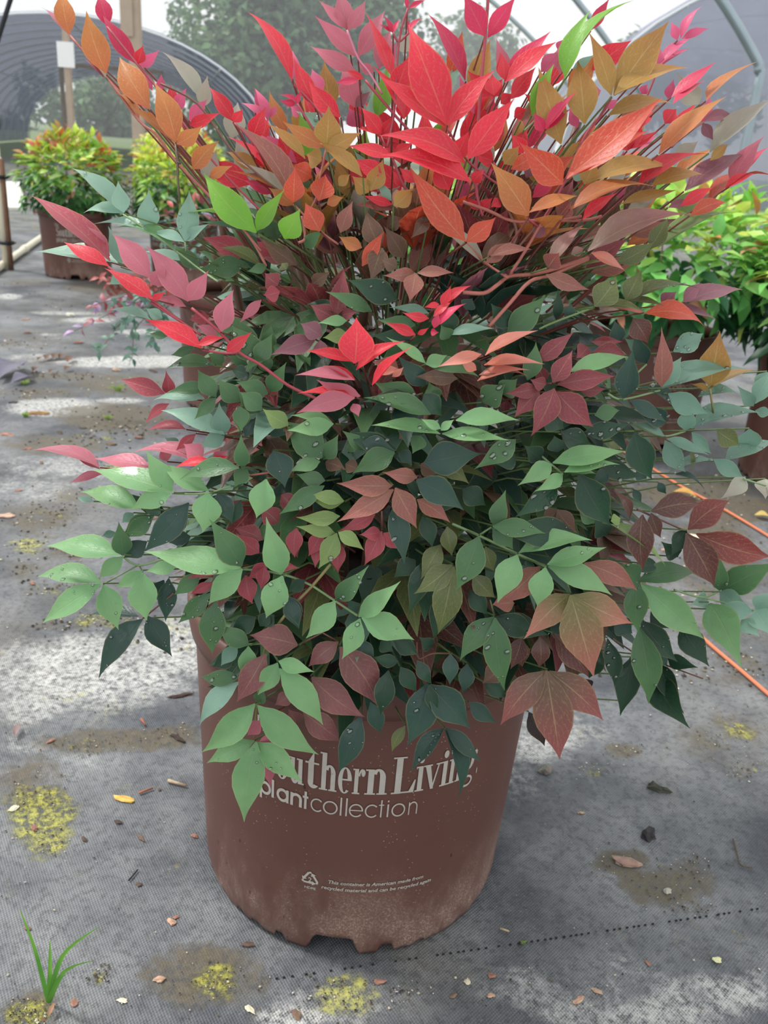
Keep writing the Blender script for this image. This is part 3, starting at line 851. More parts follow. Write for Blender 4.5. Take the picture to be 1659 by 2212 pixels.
tunnel('hoop_house', 'grey shade-cloth hoop house behind the galvanised arches', 16.5, 8.8, 38, 9.9, 6.3, 4.1, 4, M_SHADE2, M_HOOP, .02, endwall=True)

def arch(y, label):
    s = (y - 7) * .042
    root = empty('pipe_arch', (2.43 + s, y, 0), label, 'pipe arch', 'bare galvanised arches of an uncovered hoop house')
    cx = -3.0 + s; hw = 5.45
    pts = [(hw, 0), (hw, 1.12), (hw - .02, 1.22), (hw - .07, 1.31), (hw - .45, 1.70), (hw - 1.2, 2.35), (hw - 2.4, 3.05), (hw - 3.9, 3.5), (0, 3.65)]
    full = [V((cx + x, y, z)) for x, z in pts] + [V((cx - x, y, z)) for x, z in reversed(pts[:-1])]
    mb = MB(); mb.tube(smooth_path(full, 4), .034, .034, 10)
    mb.build('arch_pipe', M_STEEL, root, off=V(root.location))
    return root
arch(7.0, 'bare galvanised pipe arch standing next to the grey hoop house front')
arch(11.0, 'second bare galvanised pipe arch, behind the lime-green leaves')
arch(15.5, 'third bare galvanised pipe arch, furthest back behind the red leaf tips')

# posts, sign
pb = at(305, 300, 8.0); pt = at(287, -30, 8.0)
mb = MB(); mb.box((0, 0, .95), (.088, .088, 1.9)); mb.box((-.05, -.05, 1.45), (.10, .03, .5))
o = mb.build('lumber_post', M_LUMBER, loc=(pb.x - .02, 8.0, 0), smooth=False)
tag(o, 'tall weathered lumber post in front of the dark tunnel', 'post')
sg = at(142, 118, 8.6)
root = empty('sign_post', (sg.x, 8.6, 0), 'thin weathered post carrying a blank white board', 'sign')
mb = MB(); mb.box((0, .03, .68), (.05, .05, 1.36)); mb.build('post', M_LUMBER, root, smooth=False)
mb = MB(); mb.box((0, 0, sg.z), (.15, .012, .205)); mb.build('board', M_BOARD, root, smooth=False)
bm_ = at(240, 148, 14)
mb = MB(); mb.box((0, 0, 0), (1.5, .06, .05)); mb.tube([(-.74, 0, 0), (-.74, 0, -bm_.z)], .035, .035, 6); mb.tube([(.74, 0, 0), (.74, 0, -bm_.z)], .035, .035, 6)
o = mb.build('timber_frame', M_LUMBER, loc=bm_, smooth=False); tag(o, 'brown timber cross beam on posts inside the dark tunnel', 'beam')

# ------------------------------------------------------------------ trees
def tree(px, py, Y, rx, rz, label, n=5200, seed=3, cols=((96, 128, 92), (120, 150, 108), (76, 106, 80)), ls=.42):
    random.seed(seed)
    c = at(px, py, Y)
    root = empty('tree', (c.x, Y, 0), label, 'tree', 'trees behind the hoop houses')
    mb = MB(); mb.tube(smooth_path([(0, 0, 0), (.1, 0, c.z * .5), (0, 0, c.z)]), .28, .12, 8)
    for k in range(5):
        a = k * 1.3; mb.tube(smooth_path([(0, 0, c.z * .5), (math.cos(a) * rx * .3, math.sin(a) * rx * .3, c.z * .75), (math.cos(a) * rx * .7, math.sin(a) * rx * .7, c.z + rz * .2)]), .1, .04, 6)
    mb.build('trunk', M_BARK, root)
    cl = []
    for k in range(26):
        v = V((random.gauss(0, 1), random.gauss(0, 1), random.gauss(0, 1))).normalized() * random.uniform(.35, .85)
        cl.append((V((v.x * rx, v.y * rx, c.z + v.z * rz)), random.uniform(.28, .42) * min(rx, rz)))
    mb = MB()
    for i in range(n):
        q, r = random.choice(cl)
        d = V((random.gauss(0, 1), random.gauss(0, 1), random.gauss(0, 1))).normalized()
        p = q + d * r * random.uniform(.7, 1.05)
        a = V((random.uniform(-1, 1), random.uniform(-1, 1), random.uniform(-1, .3))).normalized()
        L = ls * random.uniform(.6, 1.3)
        mb.add(*leaf_geo(p, p + a * L, L * .6, d + V((0, 0, .6)), .2, .1, jit(lin(random.choice(cols)), .15), None, .3, True))
    f = mb.build('foliage', M_TREE, root); f['kind'] = 'stuff'
tree(640, 40, 30, 4.1, 4.2, 'big rounded green tree standing beyond the end of the dark tunnel', 17000, 3, ls=.28)
tree(585, -110, 36, 3.0, 2.6, 'loose-crowned tree partly hidden by the big rounded one', 6000, 4, ls=.3)
tree(230, 240, 46, 5.0, 2.6, 'low hazy tree seen through the open end of the dark tunnel', 3000, 5)
tree(-120, 275, 40, 4.0, 1.8, 'low hazy shrub-like tree left of the tunnel mouth', 2200, 8)
tree(1030, 150, 48, 3.2, 2.8, 'small distant tree under the third galvanised arch', 2400, 6)
tree(1480, 190, 46, 5.5, 2.6, 'distant dim tree seen through the grey hoop house cloth', 2600, 7)
# thin morning haze hanging over the far part of the yard
m_, nt_ = new_mat('haze')
o_ = N(nt_, 'ShaderNodeOutputMaterial'); v_ = N(nt_, 'ShaderNodeVolumeScatter')
v_.inputs['Density'].default_value = 0.012; v_.inputs['Color'].default_value = (.96, .98, 1, 1)
nt_.links.new(v_.outputs[0], o_.inputs['Volume'])
mb = MB(); mb.box((0, 37, 7), (120, 58.6, 16))
hz_ = mb.build('haze', m_, smooth=False)
tag(hz_, 'thin pale haze over the far yard and trees', 'haze', kind='stuff')
# ------------------------------------------------------------------ the red-tipped nandina
PX, PY = -.0055, .555
PLANT = empty('potted_nandina', (PX, PY, 0), 'large nandina with red and orange new growth over green leaves, in a lettered brown pot', 'potted plant')
add_pot(PLANT)
PL = V((PX, PY, 0))
KZ = [.04, .14, .20, .28, .36, .44, .52, .60, .72]
KX = [.14, .165, .19, .235, .25, .25, .25, .24, .22]
KF = [.135, .145, .150, .165, .170, .165, .150, .130, .115]
def shell_depth(x, y):
    """forward distance at which the plant's outer surface lies along this line of sight"""
    d = np.array(ray(x, y))
    t = np.arange(.16, .95, .002)
    p = np.array(CAMP)[None] + d[None] * t[:, None]
    rx = np.interp(p[:, 2], KZ, KX); ry = np.interp(p[:, 2], KZ, KF)
    f = np.sqrt(((p[:, 0] - PX) / rx) ** 2 + ((p[:, 1] - PY) / ry) ** 2)
    h = np.nonzero(f < 1)[0]
    i = h[0] if len(h) else int(np.argmin(f))
    return float(t[i])

CODE = {  # colour at the leaf base, colour at its tip, vein strength
    'R': ((212, 40, 62), (220, 46, 66), .5), 'K': ((204, 42, 84), (200, 48, 88), .35), 'k': ((206, 84, 122), (214, 96, 134), .3),
    'P': ((190, 102, 118), (200, 110, 128), .4), 'C': ((160, 62, 76), (172, 72, 86), .5), 'V': ((128, 56, 64), (140, 60, 70), .5),
    'm': ((132, 78, 92), (142, 86, 100), .4), 'M': ((122, 76, 74), (142, 84, 88), .5), 'Q': ((108, 84, 66), (172, 98, 98), .8),
    'N': ((126, 122, 78), (190, 116, 104), .9), 'B': ((148, 94, 82), (158, 92, 86), .7), 'b': ((104, 76, 60), (114, 82, 68), .5),
    'U': ((92, 58, 54), (104, 60, 56), .6), 'u': ((112, 52, 48), (136, 54, 50), .6), 'O': ((186, 104, 60), (190, 122, 62), .75),
    'o': ((196, 78, 54), (204, 72, 54), .75), 'Y': ((168, 132, 66), (178, 124, 62), .8), 'S': ((164, 164, 146), (170, 160, 148), .35),
    'Z': ((152, 124, 112), (164, 104, 104), .5), 'L': ((106, 164, 48), (124, 176, 60), .4), 'G': ((116, 162, 110), (134, 176, 120), .16),
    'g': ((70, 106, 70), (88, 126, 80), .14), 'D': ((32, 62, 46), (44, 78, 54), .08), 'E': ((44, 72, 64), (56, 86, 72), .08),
    'T': ((136, 174, 154), (146, 182, 160), .2), 't': ((104, 140, 122), (118, 152, 132), .15), 'H': ((120, 146, 86), (134, 158, 90), .5),
    'J': ((90, 100, 60), (104, 114, 66), .6), 'F': ((214, 126, 106), (220, 138, 126), .7), 'X': ((44, 36, 38), (60, 44, 40), .2),
}
# every line of sight entry: base x y, tip x y, width (in the crop's own pixels), colour, [layer: how deep behind the surface]
LEAVES = []
def leaves(ox, oy, txt, s=.3617):
    for ln in txt.replace('\n', ';').split(';'):
        p = ln.split()
        if len(p) < 6: continue
        b = [float(x) for x in p[:5]]
        LEAVES.append((ox + b[0] * s, oy + b[1] * s, ox + b[2] * s, oy + b[3] * s, b[4] * s, p[5], float(p[6]) if len(p) > 6 else 1.0))
STEMS = []
def stems(ox, oy, txt, s=.3617):
    for ln in txt.replace('\n', ';').split(';'):
        p = ln.split()
        if len(p) < 6: continue
        pts = [(ox + float(p[i]) * s, oy + float(p[i + 1]) * s) for i in range(2, len(p) - 1, 2)]
        STEMS.append((p[0], float(p[1]), pts))

# upper left
leaves(0, 0, '''415 205 370 -60 115 O; 415 210 235 40 50 P; 635 440 515 62 160 O 0; 630 460 430 200 40 S; 620 465 505 355 35 P; 895 650 715 340 165 O 0; 1050 850 920 490 150 O 0
1045 855 775 640 70 O 0.5; 1055 860 1210 748 90 O 0; 880 650 670 500 40 R 2; 1150 1010 1310 840 105 O 0; 830 720 650 540 40 O; 1250 1060 1390 990 62 O 0; 1225 1085 1295 890 110 S 2
645 160 590 -40 95 K 2; 820 385 610 85 105 K 2; 825 380 855 270 72 R 1; 830 395 955 295 62 k 2; 910 540 840 400 50 k 2; 960 540 965 440 52 k 3; 1040 620 1015 505 60 R 2; 1050 670 1115 525 72 k 2; 1130 720 1240 590 82 k 2
1130 745 1320 670 70 R 1; 1205 600 970 310 90 S 3; 1210 640 1240 450 90 S 3; 1400 730 1250 520 90 R 2; 1395 730 1450 650 60 R 1; 1380 830 1420 610 125 S 4; 1510 830 1590 635 100 R 1; 1575 1000 1535 890 60 R 2; 1580 990 1350 815 40 R 2
1600 730 1520 525 55 k 3; 1590 700 1440 615 40 k 3; 1600 700 1655 625 40 k 3; 1570 890 1590 745 90 S 4; 1640 1150 1450 1075 72 K 2; 1530 1390 1215 1030 175 L 0; 1530 1380 1700 1130 95 L 0; 1530 1390 1100 1275 55 L 1; 1540 1420 1180 1325 45 t 1
735 1275 430 1005 95 T 1; 740 1270 705 1080 105 T 0; 735 1275 495 1275 60 T 1; 885 1370 890 1130 125 T 1; 880 1375 550 1340 55 T 1; 1040 1490 685 1360 60 G 1; 1105 1440 1130 1135 125 T 1; 1100 1445 890 1390 60 T 1; 1110 1440 1255 1335 62 T 1
1195 1610 1040 1460 90 g 2; 700 1570 205 1505 95 T 2; 720 1590 645 1350 90 T 3; 725 1640 650 1700 60 T 3; 1100 1560 850 1505 50 T 3; 1360 1650 1180 1590 50 G 3; 1500 1600 1330 1560 40 g 3; 1400 1680 1230 1640 45 G 3
655 1560 190 1170 115 C 1; 655 1530 490 1330 120 P 1.4; 650 1590 380 1445 85 R 0.4; 900 1660 670 1395 150 P 0.6; 910 1785 620 1600 95 R 0; 905 1700 990 1590 95 P 0.2; 900 1770 690 1640 50 P 0.6; 1125 1800 870 1465 155 P 0.4; 1130 1795 1245 1615 105 P 0.2; 910 1790 990 1745 40 R 0
1490 1530 1205 1415 125 C 3; 1560 1590 1310 1480 70 J 1; 1640 1420 1560 1250 90 P 3''')
# upper middle
leaves(500, 0, '''360 480 95 70 85 R 1; 365 470 365 300 75 k 3; 505 640 370 345 100 R 1; 530 570 480 410 90 k 3; 650 700 460 480 115 R 0.6; 470 540 370 470 40 R 2; 690 180 640 -60 110 P 2; 690 175 520 0 62 P 2; 695 180 800 0 80 P 2; 750 340 495 90 100 P 2; 755 340 915 65 112 P 2; 740 425 470 275 90 P 2
880 410 950 180 115 P 4; 735 640 660 400 135 P 3; 740 640 830 545 62 m 3; 850 430 750 375 60 P 3; 965 470 800 70 75 R 1; 980 550 1060 335 122 R 1; 1035 710 840 390 62 R 1; 1030 712 1025 570 90 R 1.5; 1285 740 1055 145 235 R 0; 1290 750 1580 415 130 R -.2; 1280 760 885 455 112 R .4
1395 480 1175 85 92 K 2; 1510 215 1385 -40 130 K 1; 1530 225 1700 -20 100 K 1; 1410 950 1689 590 155 R -.4; 1400 980 880 810 135 R -.2; 1330 960 1420 780 110 R .8; 895 800 775 640 92 R 1; 900 800 980 680 62 R 1; 960 940 690 870 72 R 1; 900 805 740 770 40 R 1; 975 910 1085 850 62 R 1; 1430 1090 890 925 135 R -.4
1440 1090 1510 1010 70 R .5; 1300 1135 1220 940 125 R .6; 900 1045 730 950 92 R 0.8; 565 870 580 630 155 Y 0; 560 880 300 720 92 O .2; 565 905 780 790 95 Y .1; 440 950 210 735 62 Y 1; 540 960 450 920 115 Y 1; 780 1055 520 850 82 Y .2; 370 1210 20 740 125 B .6; 365 1205 30 960 60 S 1.4; 370 1210 380 990 125 o 0; 480 1060 340 990 112 o 1
520 1200 560 1040 140 o .8; 530 1380 440 1210 125 o 0; 370 1225 220 1120 82 O 1; 570 1220 670 1180 62 O 1; 820 1150 720 1050 100 Y .6; 830 1140 905 950 112 Y .8; 640 1110 710 1040 62 Y 1; 970 1230 1090 1120 105 Y .6; 960 1220 780 1165 52 R .8; 970 1250 740 1225 62 u 1; 955 1200 860 1080 52 T 1; 1395 1440 1060 990 165 o -.4; 1400 1445 1580 1295 115 o -.2; 1390 1440 1130 1110 70 S 0.4
1510 1580 1180 1330 72 S 1; 1520 1570 1680 1440 90 B .5; 315 1425 410 1245 140 L 0; 440 1480 550 1370 82 g 1; 250 1510 150 1440 100 C 2; 900 1480 830 1690 122 b .6; 890 1480 805 1250 122 b 1; 780 1590 910 1380 82 o .6; 780 1480 640 1410 82 O .8; 1030 1540 910 1350 112 b 1; 930 1350 1030 1300 92 b 1.2; 650 1390 725 1200 95 B .8; 1180 1290 1070 1425 82 b 1
1570 570 1410 420 112 R 1.5; 1640 470 1605 310 72 R 1; 1560 575 1620 470 90 R 1.2; 1480 720 1540 550 140 Y 3; 1590 720 1659 600 80 R 2; 965 200 905 90 30 K 1; 970 195 1005 115 26 K 1; 960 190 885 145 22 K 1; 1055 195 1055 110 16 K 1; 1060 195 1155 110 28 K 1; 1050 50 1040 -40 26 K 1; 1060 50 1160 0 30 K 1; 385 620 285 600 40 K 1; 390 625 415 540 30 K 1; 400 605 285 565 26 K 1; 760 480 615 495 40 K 1; 790 470 680 420 42 R 1
1700 1190 1560 1040 70 V 2; 1480 1250 1560 1180 60 R 1.5; 1480 1250 1400 1180 50 R 1.5; 1150 1180 1100 1050 90 V 2; 1290 1400 1240 1330 80 V 2.5; 1030 1120 960 1020 60 R 1; 1100 1090 1000 1000 60 R 1; 1560 960 1470 920 70 R 1; 1080 300 1000 200 100 S 5; 1110 520 1120 420 70 S 5; 900 620 800 480 60 S 4; 760 760 700 640 100 k 4; 820 1000 900 900 60 m 3; 450 870 380 800 90 k 4; 340 930 280 800 90 R 1.2; 210 820 150 670 95 R 1.4; 420 700 350 630 60 k 3; 190 650 140 530 55 k 3; 200 920 160 850 60 R 1.5''')
# upper right
leaves(1060, 0, '''80 490 360 185 105 K 1; 90 490 395 250 95 R .8; 85 480 65 315 72 R .8; 20 570 10 440 92 R 1; 120 590 270 400 95 R 1.2; 445 465 595 60 112 L .6; 440 475 860 0 60 L 1; 245 690 380 380 105 L 1; 600 180 710 -10 70 K 2; 490 410 620 325 50 T 2; 720 570 585 190 112 Y .4; 735 570 1065 125 195 Y .4; 740 565 1185 405 92 Y .2
420 860 285 400 165 Y .8; 560 740 520 360 178 Y .6; 700 690 1095 620 85 Y .8; 455 1060 1025 580 180 o -.6; 455 1070 945 780 112 o -.4; 430 1100 170 850 175 o -.8; 225 1290 0 970 170 O -.6; 330 770 515 545 62 K .4; 320 780 260 670 72 K .4; 325 780 480 650 52 K .6; 195 915 120 800 92 R .4; 80 980 170 870 102 Y .4; 120 1010 290 900 92 o .2
815 900 900 700 120 R 1; 815 900 780 790 90 R 1; 830 890 1000 780 52 R .8; 1080 580 1345 370 62 K 1; 1060 590 1095 470 62 k 2; 1090 620 1290 480 42 K 1; 1245 620 1110 430 115 S 2; 1290 600 1600 365 45 O .6; 1005 920 1410 575 105 O 0; 1040 740 1110 650 102 R 1; 1110 780 1220 755 42 R 1; 1260 730 1310 570 62 k 2; 1265 730 1470 715 62 m 1; 1265 735 1330 840 62 m 1
1115 240 1075 130 52 k 2; 1135 230 1265 35 52 k 2; 1140 235 1305 170 46 k 2; 1010 385 1200 230 52 k 2; 1000 390 1010 280 46 k 2; 1020 395 1190 290 36 k 2; 1310 910 1690 590 112 S .6; 1090 940 1240 840 92 S 2; 1310 960 1420 860 62 Y .6; 1430 1110 1640 810 112 P 0.4; 1410 1110 1680 870 72 K 1; 1400 1125 1590 1040 52 R .2; 1160 1140 1530 915 112 m .8
880 1110 1310 920 92 R .2; 960 1110 1310 1060 80 Y .2; 560 1100 630 940 112 Y .4; 580 1090 1080 1000 95 Y .2; 1135 1230 1330 1120 72 R .4; 1190 1290 1410 1210 82 o .2; 1300 1200 1690 1050 40 o .4; 480 1250 1000 1120 82 O .0; 230 1270 520 1170 70 O .2; 550 1310 760 1150 72 R .6; 400 1300 480 1200 112 u .6; 780 1220 1110 1135 62 Y .6; 580 1500 1190 1280 150 Z .0; 800 1310 1050 1150 72 S .8
950 1490 1060 1300 102 J .4; 1000 1480 1440 1270 82 H .6; 340 1600 410 1510 120 u .0; 350 1590 560 1340 82 Z .2; 330 1640 590 1730 92 B .0; 600 1510 800 1615 62 F .0; 0 1530 245 1490 62 B .2; 750 1570 980 1440 102 J .4; 300 650 200 560 70 R 2; 600 560 660 540 60 k 3; 690 650 760 590 50 k 3; 520 760 470 640 60 k 3; 140 700 220 650 80 R 2; 60 620 130 560 70 R 1.5; 250 1180 420 1040 80 K 1.2; 210 1060 260 960 70 m 2; 900 760 960 640 60 R 2; 870 900 1000 800 40 k 2
400 300 440 230 60 k 3; 300 430 420 310 90 k 2; 900 560 940 500 60 k 3; 320 800 460 560 70 Y 2; 60 1200 0 1240 60 R 1; 260 1420 330 1330 80 m 1; 480 1520 560 1480 60 Z .5; 1230 1240 1390 1130 60 Z .8; 1060 1240 1210 1200 50 m .8; 700 1090 820 1000 70 S 1.5; 560 1060 470 1000 80 T 2''')
# left middle
leaves(0, 550, '''1320 460 1395 210 125 P .2; 1205 560 860 385 105 R 0; 1200 555 850 415 72 P .4; 1180 540 1350 490 52 R .2; 1350 580 1505 460 72 R .0; 1300 490 1170 420 62 P .8; 1110 310 920 250 62 P 1; 1280 660 990 685 75 g .8; 1160 555 1020 600 62 g 1; 985 830 720 745 105 C 1.4; 1010 835 990 690 75 C 1.6; 1010 890 865 1015 56 C 1.6; 1110 1045 875 1050 52 C 1.6
1250 800 990 830 80 g .6; 1220 860 915 870 85 T .8; 1290 855 1160 985 82 g .2; 1340 1075 960 930 115 T .6; 1290 850 1180 685 105 g .6; 1430 880 1300 740 115 g .8; 1430 905 1440 1060 95 g .0; 1420 1040 1250 1035 62 C .8; 1340 1085 1200 1150 95 t .4; 1170 1070 1050 1170 62 C 1; 1340 1080 1310 880 105 t .8; 1065 1150 980 1090 65 t 1.4
590 1270 190 1170 62 P 1; 595 1280 415 1170 65 P 1.2; 610 1310 415 1365 52 P 1; 900 1270 560 1220 90 P .8; 1000 1235 960 1150 75 P .6; 1190 1240 780 1185 75 P .8; 1210 1225 1095 1130 115 P .6; 1270 1245 1040 1275 56 R .2; 1270 1240 1370 1200 62 R .2; 1280 1225 1365 1170 75 P .5; 900 1297 830 1280 32 R .4; 1030 1420 550 1285 135 G 0; 1030 1410 870 1165 125 G -.1; 1245 1410 940 1235 110 G .0
1430 1275 1070 1345 105 g -.1; 1450 1275 1440 1070 95 g .0; 840 1520 470 1420 125 G .3; 1020 1430 780 1525 115 G -.3; 1240 1420 1210 1662 165 G -.5; 1590 1340 1530 1575 155 G -.4; 1120 1500 900 1690 150 D .4; 920 1560 740 1665 105 g .5; 1500 620 1380 350 150 g 1; 1560 640 1625 470 105 g 1; 1600 700 1540 560 90 g 1; 1340 640 1240 590 90 g 1; 1480 660 1350 600 60 g 1
1250 370 1130 390 80 C 2; 1560 270 1430 410 60 P 1; 1640 300 1590 170 70 C 2; 1600 830 1430 750 100 g 1; 1550 940 1420 810 110 g .8; 1600 560 1620 420 90 g 1.4; 900 390 640 335 45 T 2; 1010 480 890 470 50 g 1.6; 970 380 870 320 70 T 2.2; 1500 600 1420 560 80 t 1.4; 1480 1280 1400 1390 90 g .2; 960 1560 830 1420 80 t 1; 1000 1560 760 1420 90 D 1.2; 1390 1500 1280 1560 120 D 1''')
# middle
leaves(500, 550, '''735 650 745 372 205 R -1; 720 640 440 575 65 R -1; 745 690 1040 515 75 R -1; 735 750 380 720 75 P -1; 740 745 540 660 40 R -1; 840 780 1085 545 62 R -.8; 770 845 505 745 95 P -.8; 720 845 390 830 62 R -1; 735 855 385 950 115 P -1; 725 890 760 970 62 P -.8; 1000 690 840 640 105 B .2; 860 700 1020 690 60 F -.2; 960 730 1030 670 40 F -.2
1250 300 1310 185 55 R -.6; 1270 290 1435 185 52 R -.6; 1240 295 1150 315 36 R -.6; 1180 380 1020 345 55 R -.6; 1100 480 920 405 65 R -.6; 1205 370 1330 270 42 R -.6; 1220 430 1405 290 52 K -.6; 1210 440 1240 345 45 K -.6; 1110 475 1180 435 32 R -.6; 1190 460 1240 465 42 K -.6
500 510 235 600 115 m .2; 540 490 410 410 115 m .2; 530 510 545 630 82 m .2; 620 370 670 80 115 V .8; 615 380 470 300 105 V .6; 640 370 760 340 82 V .6; 150 640 0 420 155 g .6; 150 640 245 470 105 g .6; 230 820 330 640 105 g .6; 220 830 30 760 105 g .6; 180 930 50 820 115 g .4; 340 1020 185 920 105 H 0; 75 910 50 1060 105 g .2; 610 1010 330 1050 105 G .0; 600 1000 350 960 70 G .2
540 1215 310 990 185 g .2; 545 1220 640 1070 105 g .2; 250 1170 320 1395 165 E .0; 530 1235 345 1300 85 G .2; 560 1350 385 1310 90 g .2; 555 1380 285 1550 105 g .2; 670 1475 455 1450 95 H .2; 960 1380 625 1365 130 B -.6; 1110 1330 900 1300 95 B -.4; 975 1180 720 1310 140 g .2; 1150 1245 1495 1190 195 E .0; 980 1165 660 1060 125 D .4; 1110 1450 1000 1270 60 D .6
1245 1070 830 1020 78 G -.7; 1255 1070 1660 1110 80 G -.7; 1340 990 1720 990 105 G -.6; 1250 1040 1130 980 55 G -.7; 1250 1050 1330 985 50 G -.7; 1190 955 785 855 115 g -.4; 1150 830 1260 965 135 D -.2; 1120 850 780 880 90 D .0; 1110 850 850 760 140 g .0; 1100 110 1065 285 115 B -.2; 1095 110 905 125 85 B -.1; 1110 110 1330 110 65 B -.2; 990 80 900 30 80 b .2
990 270 690 150 145 D .6; 840 340 560 220 85 g .4; 1180 350 940 315 60 t .4; 690 395 515 410 65 G .2; 690 470 545 495 85 H .2; 1160 650 920 490 65 G .0; 1160 655 1290 600 82 G -.1; 1160 655 1480 730 92 g .0; 1160 780 990 600 115 E .2; 1350 740 1090 730 95 b .0; 1500 880 1640 770 150 g .2; 1300 480 1570 440 60 T .4; 1300 500 1250 420 90 g .4; 1100 420 870 390 90 g .6
1080 500 830 480 100 D .8; 450 300 700 400 60 D 1; 280 180 200 110 110 V .6; 290 220 190 240 90 C .6; 210 70 90 100 60 g .8; 330 90 300 50 60 J .6; 480 180 590 100 80 b .8; 1220 870 1180 760 110 g .4; 1310 330 1280 480 120 D .8; 1400 330 1440 260 90 E 1; 700 1180 740 1100 60 g .4; 790 1170 660 1050 80 g .3; 780 1120 980 1170 110 E .3; 1060 1060 1000 1100 100 b .6; 1130 1080 1080 1190 100 g .2
1000 1180 1080 1260 90 E .4; 1130 1250 1240 1310 100 b .5; 1250 1250 1420 1370 100 J .5; 560 1240 690 1290 90 b .6; 680 1250 770 1290 90 b .6; 100 720 0 690 80 D .8; 140 980 80 1100 100 E .8; 140 1060 230 1010 70 t .8; 230 1030 330 1080 90 E .8; 1180 1450 1370 1500 120 D .5; 1590 1620 1640 1410 100 g .3; 1380 1400 1520 1500 130 D .8''')
# right middle
leaves(1060, 550, '''370 765 490 570 112 V -.4; 400 775 745 725 125 V -.4; 395 820 615 1030 175 V -.6; 380 800 240 1085 155 V -.6; 290 810 140 975 125 V -.5; 270 800 85 830 92 V -.4; 330 775 235 745 82 V -.3; 530 810 690 800 75 V .0; 280 640 500 460 105 V .0; 590 600 810 600 135 V .1; 580 550 510 620 105 V .2; 600 520 790 520 62 V .2; 320 760 270 640 80 V 0
-33 603 285 453 66 F -.6; -55 595 -320 672 72 F -.6; -40 660 325 655 66 F -.6; -80 755 235 690 58 F -.6; -85 690 -190 620 60 F -.4; -70 720 230 730 50 B -.2; 620 310 750 130 155 J .2; 805 275 905 90 115 J .2; 830 270 1250 205 62 J .2; 620 312 960 370 52 J .1; 820 280 1040 310 34 J .2; 1160 285 1510 210 92 m .8; 1150 285 1265 170 72 m .8; 1020 300 1110 220 95 m 1; 1080 320 1350 390 46 m .8
920 350 1280 435 105 o .4; 920 350 660 320 60 o .5; 1020 790 1020 430 110 B -.2; 850 380 940 530 135 U .4; 1310 790 1370 455 180 Y .4; 1310 800 1630 695 40 Y .4; 1300 800 1190 770 40 Y .5; 1020 800 1540 690 112 t .0; 1025 790 1140 610 105 t .1; 1090 580 1270 470 122 t .6; 790 860 850 560 145 E .1; 930 650 860 460 105 E .4; 1100 910 880 790 75 E .5; 1240 850 1490 840 62 t .8
1570 900 1470 780 82 t .4; 1580 890 1680 690 110 t .4; 1580 930 1680 950 62 t .4; 1160 1050 1190 890 105 t .0; 1200 1040 1610 945 105 t .0; 1060 830 1300 950 125 t .3; 1050 1000 810 870 120 E .0; 1040 1085 835 1010 52 t -.1; 1050 1100 1310 1200 62 t -.1; 1200 1060 1320 1190 72 t .0; 1040 1110 1165 1300 112 t -.2; 1330 1220 1510 1330 95 t .0; 1330 1230 1050 1310 62 t .2; 1400 1230 1720 1120 95 t .2
1545 1040 1550 1190 145 t .4; 1350 1050 1490 1140 115 J .2; 860 1060 965 1345 175 D -.2; 370 1245 810 1175 115 G -.6; 365 1250 160 1380 115 G -.6; 430 1310 260 1415 85 G -.7; 440 1300 775 1255 85 G -.7; 480 1290 630 1310 45 G -.7; 560 1060 830 1010 105 D .0; 620 960 770 930 95 g .0; 530 1310 715 1620 205 D -.4; 400 1370 140 1570 135 D -.1; 480 1650 0 1640 180 D -.3
150 1110 -100 1282 125 g -.5; 60 830 160 740 130 g .2; 220 750 270 520 110 g .0; 470 700 820 610 90 G .0; 690 760 520 640 110 g .1; 100 470 330 240 150 g .4; 120 430 0 290 120 D .5; 390 390 400 200 60 D .6; 460 370 480 290 70 E .5; 770 520 740 390 90 E .6; 900 560 800 500 80 t .8; 650 950 1000 1000 90 D .4; 1100 1310 1280 1410 30 E .6; 1000 1360 1050 1430 50 E .6
830 870 1050 1000 80 E .1; 420 1060 600 1130 130 D .2; 330 960 440 1040 130 D .2; 300 1220 200 1140 110 D .1; 400 1180 380 1080 110 D .2; 150 1200 0 1240 130 D .2; 700 1300 600 1360 90 E .1; 1650 700 1600 860 100 t .6; 640 1250 900 1330 110 D .2; 1190 1170 1190 1300 30 J .2; 850 1400 900 1480 50 E .5; 870 1280 930 1340 90 E .3; 1520 1330 1370 1460 100 S .8; 1640 1340 1640 1460 120 S .4''')
